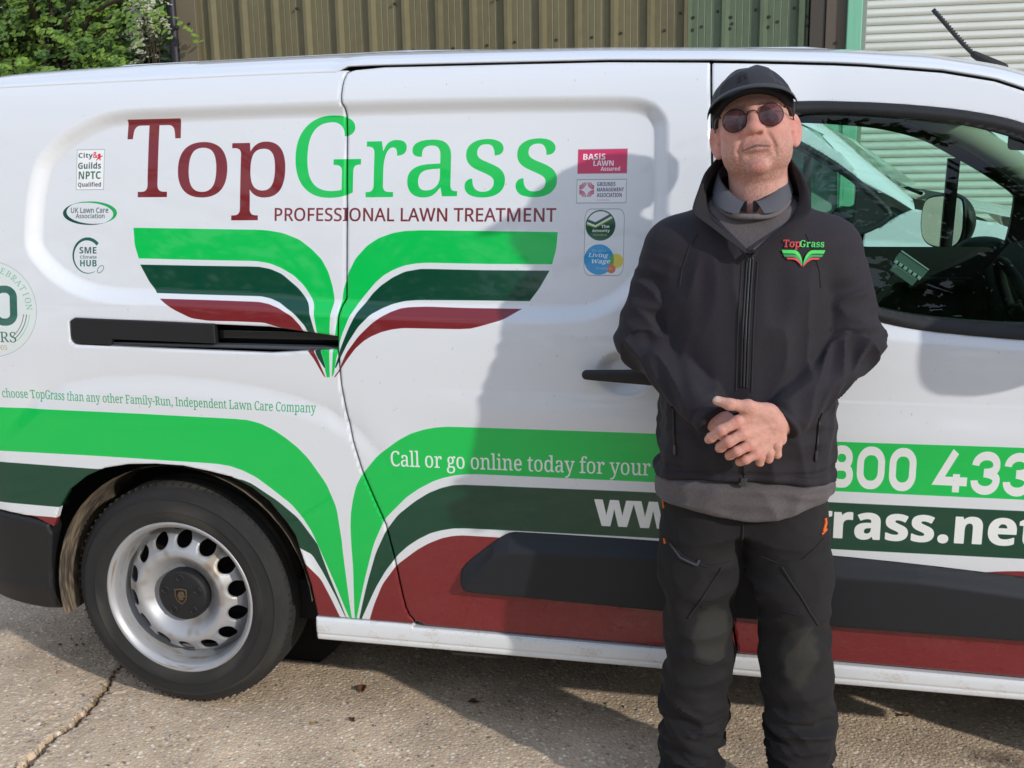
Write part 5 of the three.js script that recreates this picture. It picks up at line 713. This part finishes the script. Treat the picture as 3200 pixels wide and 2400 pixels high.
  const trousers = (x, y, z) => {
    let l = leg(x, y, z, 'L'), r = leg(x, y, z, 'R');
    const low = smooth(.36, .26, y), f = (d, s) => { if (Math.abs(d) > .03) return d; const kx = x - (s < 5 ? -.1 : .14); return d - .016 * low * fold(x, y, z, [.25 * Math.sin(s), .95, .2], 12, 4.5, s) - .004 * low * fold(x, y, z, [.3, .9, .1], 26, 8, s + 4) - .0075 * (1 - low) * fold(x, y, z, [.3 * Math.cos(s), .93, .15], 8, 4.5, s + 2) * smooth(.78, .6, y) - .0012 * fold(x, y, z, [.6, .7, .2], 16, 7, s + 9); };
    l = f(l, 1.7); r = f(r, 9.3);
    const hip = Math.max(torso(x, Math.max(y, .8), z, -.034), .745 - y), j = smin(l, r, mix(.004, .03, smooth(.7, .78, y)));
    return smax(smin(j, hip, .05), Math.max(y - .9, .06 - y), .01);
  };
  const tcol = (x, y, z) => { const b = tint([.0085, .0072, .0085], 0.25, 3)(x, y, z), kl = smooth(1.05, .8, Math.hypot((x + .062) / .045, (y - .495) / .075) + .12 * n3(x * 30, y * 30, z * 30)), kr = smooth(1.05, .75, Math.hypot((x - .135) / .045, (y - .47) / .085) + .15 * n3(x * 30, y * 30, z * 30)), k = Math.max(kl, kr) * smooth(.02, .06, z) * 0.75, dust = 1 + 0.5 * smooth(.1, .6, fbm(x * 7, y * 7, z * 7 + 4)); return [mix(b[0] * dust, .036, k), mix(b[1] * dust, .035, k), mix(b[2] * dust, .029, k)]; };
  const tr = part('trousers', blob(trousers, [-.24, .05, -.16, .27, .93, .20], .0065, tcol), trouserMat, man, 'dark work trousers with worn greenish knee patches');
  const stitch = std(new THREE.Color().setRGB(.012, .011, .013), 0.9), piping = std(new THREE.Color().setRGB(.05, .048, .058), 0.7), orange = std(0xd8631f, 0.6);
  const ts = (pts, m, r, lift = .0006) => part('seam', along(pts, trousers, lift, r), m, tr);
  ts([[-.043, .668], [-.082, .600], [-.115, .540]], stitch, .0028); ts([[.088, .682], [.13, .62], [.172, .545]], stitch, .0028); ts([[-.166, .718], [-.13, .693], [-.075, .672], [-.025, .678]], stitch, .002); ts([[.04, .70], [.08, .69], [.13, .70], [.178, .74]], stitch, .002); ts([[-.085, .571], [-.05, .573]], stitch, .0016); ts([[.095, .578], [.13, .574]], stitch, .0016); ts([[-.098, .44], [-.06, .425], [-.03, .435]], stitch, .0016);
  part('pocket_zip', along([[-.160, .712], [-.135, .688], [-.098, .676]], trousers, .0008, .0034), piping, tr); part('pocket_zip', along([[-.098, .676], [-.092, .69]], trousers, .0008, .0034, 6), piping, tr);
  part('fly', along([[.002, .79], [.001, .74], [-.002, .70]], trousers, .0008, .0025), stitch, tr);
  part('orange_tag', along([[.176, .755], [.181, .772], [.179, .785]], trousers, .002, .004, 8), orange, tr); part('orange_tag', along([[.172, .752], [.184, .757]], trousers, .002, .0025, 6), orange, tr); part('orange_tag', along([[-.182, .80], [-.178, .784]], trousers, .002, .003, 6), orange, tr); part('orange_tag', along([[-.176, .716], [-.173, .704]], trousers, .002, .0032, 6), orange, tr);
  // boots, mostly below the frame
  for (const [x, a] of [[-.108, -.12], [.152, .14]]) { const b = part('boot', blob((X, Y, Z) => { const t = smin(ell(X, Y, Z, [0, .052, .10], [.048, .05, .10]), cap(X, Y, Z, [0, .06, -.04], [0, .13, -.03], .047, .045), .05); return smax(t, .006 - Y, .008); }, [-.08, 0, -.13, .08, .2, .23], .009), std(0x1b1816, 0.7), man); b.position.set(x, 0.004, .0); b.rotation.y = a; part('sole', box(.096, .026, .30, 0, .014, .05, .011), std(0x0d0d0d, 0.9), b); }
  // --- body: head, neck and hands in one skin, a plain body inside the clothes ---
  const E = (p, c, r) => ell(p[0], p[1], p[2], c, r);
  const headSdf = (X, y, z) => {
    const x = Math.abs(X), C = (a, b, ra, rb) => cap(x, y, z, a, b, ra, rb), Q = (c, r) => ell(x, y, z, c, r);
    let d = smin(ell(X, y, z, [0, .035, -.016], [.0755, .092, .096]), ell(X, y, z, [0, -.033, .022], [.0665, .080, .077]), .035);
    d = smin(d, Q([.038, -.058, .020], [.032, .039, .046]), .026);                                  // jaw and jowls
    d = smin(d, Q([0, -.0940, .0740], [.0245, .0165, .020]), .013);                                   // chin
    d = smin(d, Q([.040, -.012, .062], [.027, .024, .026]), .022);                                // cheekbones
    d = smin(d, Q([.035, -.045, .062], [.022, .03, .024]), .022);
    d = smin(d, C([0, .031, .080], [.042, .028, .064], .0135, .011), .016);                        // brow
    d = smin(d, cap(X, y, z, [-.004, -.075, -.026], [-.006, -.2, -.030], .0625, .066), .016);               // neck
    d = smin(d, ell(X, y, z, [0, -.101, .012], [.046, .022, .036]), .012);                           // under the chin
    d = smax(d, -Q([.031, .009, .101], [.0175, .0125, .018]), .012);                               // eye sockets
    d = smin(d, Q([.0305, .0075, .0735], [.0125, .0125, .0125]), .004);                            // lids over the eyes
    d = smin(d, cap(X, y, z, [0, .022, .086], [0, -.012, .1085], .0088, .0125), .012);             // nose
    d = smin(d, ell(X, y, z, [0, -.0185, .1095], [.0145, .0115, .0125]), .008);
    d = smin(d, Q([.0155, -.0225, .0985], [.0092, .0088, .0115]), .006);
    d = smax(d, -Q([.0082, -.0308, .1035], [.0058, .0042, .0065]), .0025);                          // nostrils
    d = smin(d, C([0, -.0485, .0950], [.0250, -.0548, .0885], .0040, .0018), .006);                  // lips
    d = smin(d, C([0, -.0600, .0940], [.0205, -.0595, .0895], .0056, .0028), .006);
    d = smax(d, -C([0, -.0538, .1002], [.0270, -.0588, .0930], .0026, .0014), .002);                // the line between them
    d = smax(d, -C([.0225, -.024, .1000], [.0385, -.060, .0865], .0020, .0018), .009);              // folds from nose to mouth
    d = smax(d, -C([.034, -.060, .0885], [.040, -.082, .0785], .0022, .0018), .007);
    d = smax(d, -C([0, -.0735, .0980], [.018, -.0745, .0930], .0044, .003), .010);                 // under the lip
    d = smax(d, -cap(X, y, z, [0, -.034, .104], [0, -.046, .1025], .0018, .0018), .006);
    // ears
    const ex = x - .0800, ey = y + .014, ez = z + .008, rx = ex * .80 + ez * .60, rz = -ex * .60 + ez * .80;
    let e = ell(rx, ey, rz, [.0, .002, -.008], [.0080, .0325, .0200]); e = smin(e, ell(rx, ey, rz, [-.001, -.026, -.002], [.0075, .0125, .0115]), .008);
    e = smax(e, -ell(rx, ey, rz, [.0105, .003, -.006], [.0085, .0225, .0125]), .005);
    e = smin(e, ell(rx, ey, rz, [.003, -.003, .008], [.005, .006, .005]), .005);
    return smin(d, e, .008);
  };
  const skinCol = (x, y, z) => {
    const X = Math.abs(x), n = fbm(x * 40, y * 40, z * 40, 3), n5 = fbm(x * 160, y * 160, z * 160 + 5, 2), g = (cx, cy, cz, r) => Math.exp(-(((X - cx) ** 2 + (y - cy) ** 2 + (z - cz) ** 2) / (r * r)));
    let c = [.65, .365, .295]; const red = clamp(0.55 * g(0, -.020, .115, .022) + 0.5 * g(.045, -.02, .075, .03) + 0.55 * g(.086, -.012, -.014, .035) + 0.5 * g(0, -.094, .09, .02) + 0.5 * n + .08);
    c = [mix(c[0], .62, red), mix(c[1], .22, red), mix(c[2], .185, red)];
    const lip = smooth(.0095, .004, Math.min(cap(X, y, z, [0, -.0485, .0985], [.024, -.0545, .0915], .001), cap(X, y, z, [0, -.0600, .0990], [.021, -.0595, .0920], .002))); c = [mix(c[0], .44, lip * .55), mix(c[1], .19, lip * .5), mix(c[2], .16, lip * .5)]; const gap = smooth(.0024, .0, cap(X, y, z, [0, -.0538, .0978], [.0265, -.0586, .0908], .0008)); c = c.map((q) => mix(q, q * .35, gap));
    const stub = smooth(-.02, -.06, y) * smooth(.0, .04, z) * smooth(.0, .5, n5 + .25) * .30; const k = (1 + .1 * n5) * (1 - stub); c = c.map((q) => q * k);
    if (X < .046 && Math.abs(y - .029) < .007 + .004 * n && z > .06 && X > .012) c = c.map((q) => q * .72);                            // eyebrows
    const eye = Math.hypot((X - .0305) / .0105, (y - .0075) / .0042); if (eye < 1 && z > .075) { const ir = Math.hypot(X - .0305, y - .0075); c = ir < .0042 ? [.03, .025, .02] : [.55, .5, .47]; }
    return c;
  };
  const toHead = new THREE.Matrix4().makeTranslation(0, 1.633, 0).multiply(new THREE.Matrix4().makeRotationZ(.148)).multiply(new THREE.Matrix4().makeRotationX(-.1745));
  const headGeo = blob(headSdf, [-.104, -.215, -.12, .104, .135, .13], .0021, skinCol).applyMatrix4(toHead);
  // the upper hand (back towards us) and the fingers of the lower one
  const F = [[[-.016, 1.047, .253], [-.046, 1.031, .263], [-.066, 1.012, .252], [-.072, 1.004, .238]], [[-.004, 1.023, .258], [-.031, 1.009, .268], [-.047, .993, .254], [-.050, .986, .238]], [[.010, .999, .253], [-.014, .988, .263], [-.028, .976, .25], [-.030, .969, .234]], [[.025, .979, .243], [.004, .968, .253], [-.007, .960, .242], [-.008, .955, .228]]], RR = [.0117, .0117, .0111, .0100];
  const T = [[.046, 1.060, .215], [.006, 1.078, .243], [-.030, 1.084, .254], [-.056, 1.090, .25]], U = [[[.045, 1.002, .2], [.066, .992, .224], [.068, .972, .219]], [[.033, .988, .2], [.051, .979, .229], [.051, .962, .224]], [[.015, .980, .2], [.033, .970, .234], [.033, .956, .229]]];
  const hands = (x, y, z) => {
    const c = (a, b, ra, rb) => cap(x, y, z, a, b, ra, rb);
    let p = c([.086, 1.024, .150], [.055, 1.036, .205], .027, .027); // wrist
    for (let i = 0; i < 4; i++) { const k = F[i][0], w = [.052 + .006 * i, 1.050 - .016 * i, .205]; p = smin(p, c(w, [k[0] + .004, k[1], k[2] - .006], .016, .0125), .012); }
    p = smin(p, c([.045, 1.045, .203], [.018, 1.015, .228], .018, .016), .018); p = smin(p, c(T[0], [.01, 1.062, .236], .017, .014), .016);
    for (let i = 0; i < 4; i++) { const k = F[i][0]; p = smin(p, Math.hypot(x - k[0], y - k[1], z - k[2] + .004) - .0115, .007); }
    let f = 1; for (let i = 0; i < 4; i++) { const q = F[i], r = RR[i]; let g = smin(c(q[0], q[1], r, r * .97), smin(c(q[1], q[2], r * .97, r * .9), c(q[2], q[3], r * .9, r * .82), .004), .004); g -= .0006 * Math.exp(-((Math.hypot(x - q[1][0], y - q[1][1], z - q[1][2] - r * .7) / .008) ** 2)); f = Math.min(f, smin(g, p, i ? .0035 : .005)); }
    let t = smin(c(T[0], T[1], .0175, .0135), smin(c(T[1], T[2], .0128, .0118), c(T[2], T[3], .0118, .0098), .006), .01);
    let d = smin(Math.min(f, p), t, .011);
    for (const [i, u] of U.entries()) d = smin(d, smin(c(u[0], u[1], .0105, .0098), c(u[1], u[2], .0096, .0088), .004), .0022);
    d = Math.min(d, c([-.088, 1.05, .155], [-.03, 1.015, .2], .027, .03)); // the lower hand and wrist, going in behind
    if (Math.abs(d) < .01) { d -= .0009 * fbm(x * 55, y * 55, z * 55, 2); d += .0007 * smooth(.35, .0, Math.abs(n3(x * 34 + 9, y * 90, z * 34))) * .6; }
    return d;
  };
  const handCol = (x, y, z) => { const n = fbm(x * 50, y * 50, z * 50, 3); let red = clamp(.25 + .5 * n), kn = 0; for (const q of F) for (const j of [0, 1]) kn = Math.max(kn, Math.exp(-(((x - q[j][0]) ** 2 + (y - q[j][1]) ** 2) / .00013))); red = clamp(red + .45 * kn); const tn = Math.hypot((x + .056) / .008, (y - 1.094) / .006) < 1 && z > .252 ? 1 : 0; const c = [mix(.64, .60, red), mix(.355, .235, red), mix(.275, .19, red)], k = 1 + .1 * fbm(x * 200, y * 200, z * 200, 2); return tn ? [.66, .47, .39] : c.map((q) => q * k); };
  const handGeo = blob(hands, [-.12, .93, .10, .11, 1.12, .30], .0026, handCol);
  const inner = (x, y, z) => { let d = torso(x, y, z, -.03); d = Math.max(d, y - 1.47, .8 - y); for (const k of ['L', 'R']) { d = Math.min(d, cap(x, y, z, A[k].sh, A[k].el, .045, .04), cap(x, y, z, A[k].el, A[k].wr, .038, .027), leg(x, y, z, k) + .03 + (y > .82 || y < .05 ? 1 : 0)); } return Math.min(d, cap(x, y, z, [0, 1.40, -.01], [0, 1.5, -.008], .05, .05)); };
  const innerGeo = blob(inner, [-.3, .03, -.15, .3, 1.52, .22], .02, () => [.56, .34, .26]);
  const bodyMat = phys(0xffffff, 0.5, { vertexColors: true, specularIntensity: 0.55, sheen: 0.15, sheenColor: new THREE.Color(1, .6, .5) });
  { const t = texture(256, (u, v) => { const k = tor(u, v, 70, 2) * .6 + tor(u, v, 25, 5) * .4; return [k, k, k]; }, { srgb: false, rep: [26, 26] }); bodyMat.bumpMap = t; bodyMat.bumpScale = .0009; }
  part('body', mergeGeometries([headGeo, handGeo, innerGeo]), bodyMat, man);
  // cap
  const capMat = phys(new THREE.Color().setRGB(.0135, .014, .0175), 0.72, { sheen: .3, sheenColor: new THREE.Color(.3, .3, .36), ...cloth(11, 150, 0.0004) });
  const capG = new THREE.Group(); capG.name = 'cap'; capG.userData.label = 'black peaked cap'; capG.applyMatrix4(toHead); man.add(capG);
  const crown = (x, y, z) => { let d = ell(x, y, z, [0, .036, -.014], [.0885, .0955, .108]); if (Math.abs(d) < .02) { d -= .0028 * fold(x, y, z, [.3, .2, .9], 20, 9, 2) * smooth(.03, .09, y) + .0022 * n3(x * 16, y * 16 + 3, z * 16); d += .0016 * Math.exp(-((x / .0022) ** 2)) * (z < 0 ? 1 : 0) + .0014 * Math.exp(-(((Math.abs(x) - .052 - .2 * (.1 - y)) / .0022) ** 2)); } return smax(d, (.014 + .53 * z - y) * .88, .004); };
  part('crown', blob(crown, [-.1, -.06, -.13, .1, .14, .11], .004), capMat, capG);
  { const rows = [], N = 44; for (let i = 0; i <= N; i++) { const a = (i / N * 2 - 1) * 1.47, s = Math.sin(a), c = Math.cos(a), yi = .0695 - .021 * (1 - c), ext = .082 * Math.pow(Math.max(0, c), .5), row = [], P = (v, o) => [s * mix(.0880, .095, v), yi + o - .017 * v - .003 * v * v + .0025 * Math.sin(Math.PI * v), -.014 + .106 * c + ext * v]; for (let k = 0; k <= 8; k++) row.push(P(k / 8, .0022)); row.push(P(1.03, 0)); for (let k = 8; k >= 0; k--) row.push(P(k / 8, -.0022)); rows.push(row); } part('peak', skin(rows), phys(new THREE.Color().setRGB(.024, .025, .030), 0.65, { side: THREE.DoubleSide, ...cloth(11, 150, 0.0003) }), capG); }
  for (const [x, y] of [[-.022, .099], [-.023, .093], [-.023, .087], [-.009, .102], [-.010, .096], [-.010, .090]]) { const f = (px, py) => front(px, py, crown, .12); part('cap_mark', tube([0, .5, 1].map((t) => V(x + .009 * t, y + .003 * t, f(x + .009 * t, y + .003 * t) + .0004)),   .0008, 8, 5), std(0x1f1c1c, 0.6), capG); }
  // sunglasses
  const gl = new THREE.Group(); gl.name = 'sunglasses'; gl.userData.label = 'round dark sunglasses with thin wire frame'; gl.applyMatrix4(toHead); man.add(gl);
  const wire = new THREE.MeshStandardMaterial({ color: 0x2a211c, metalness: 0.8, roughness: 0.35 }), lensMat = phys(new THREE.Color().setRGB(.26, .17, .20), 0.03, { transmission: .85, thickness: 0, ior: 1.5, clearcoat: .6, clearcoatRoughness: .02 });
  for (const s of [-1, 1]) { const l = new THREE.Group(); l.name = 'lens'; l.position.set(s * .0372, .0045, .0965); l.rotation.set(-.06, s * .2, 0); gl.add(l); part('tinted_glass', new THREE.SphereGeometry(.09, 32, 10, 0, Math.PI * 2, 0, .280).rotateX(Math.PI / 2).translate(0, 0, -.0868), lensMat, l); part('wire_rim', new THREE.TorusGeometry(.0250, .0008, 8, 48).scale(1, .96, 1), wire, l); part('temple', tube([[s * .064, .017, .0905], [s * .0735, .017, .078], [s * .082, .010, .01], [s * .0835, -.002, -.02]], .0013, 24, 6), wire, gl); part('hinge', box(.006, .004, .004, s * .066, .017, .089, .001), wire, gl); part('nose_pad', ellipsoid(.003, .006, .002).translate(s * .0105, -.002, .098), phys(0x8a7a70, .3, { transmission: .5 }), gl); }
  part('bridge', tube([[-.0115, .011, .1005], [-.006, .0165, .1065], [.006, .0165, .1065], [.0115, .011, .1005]], .0012, 20, 6), wire, gl);
}
function ellipsoid(a, b, c) { return new THREE.SphereGeometry(1, 16, 12).scale(a, b, c); }

scene.traverse((o) => { if (o.isMesh) o.castShadow = o.receiveShadow = true; });
renderer.render(scene, camera);
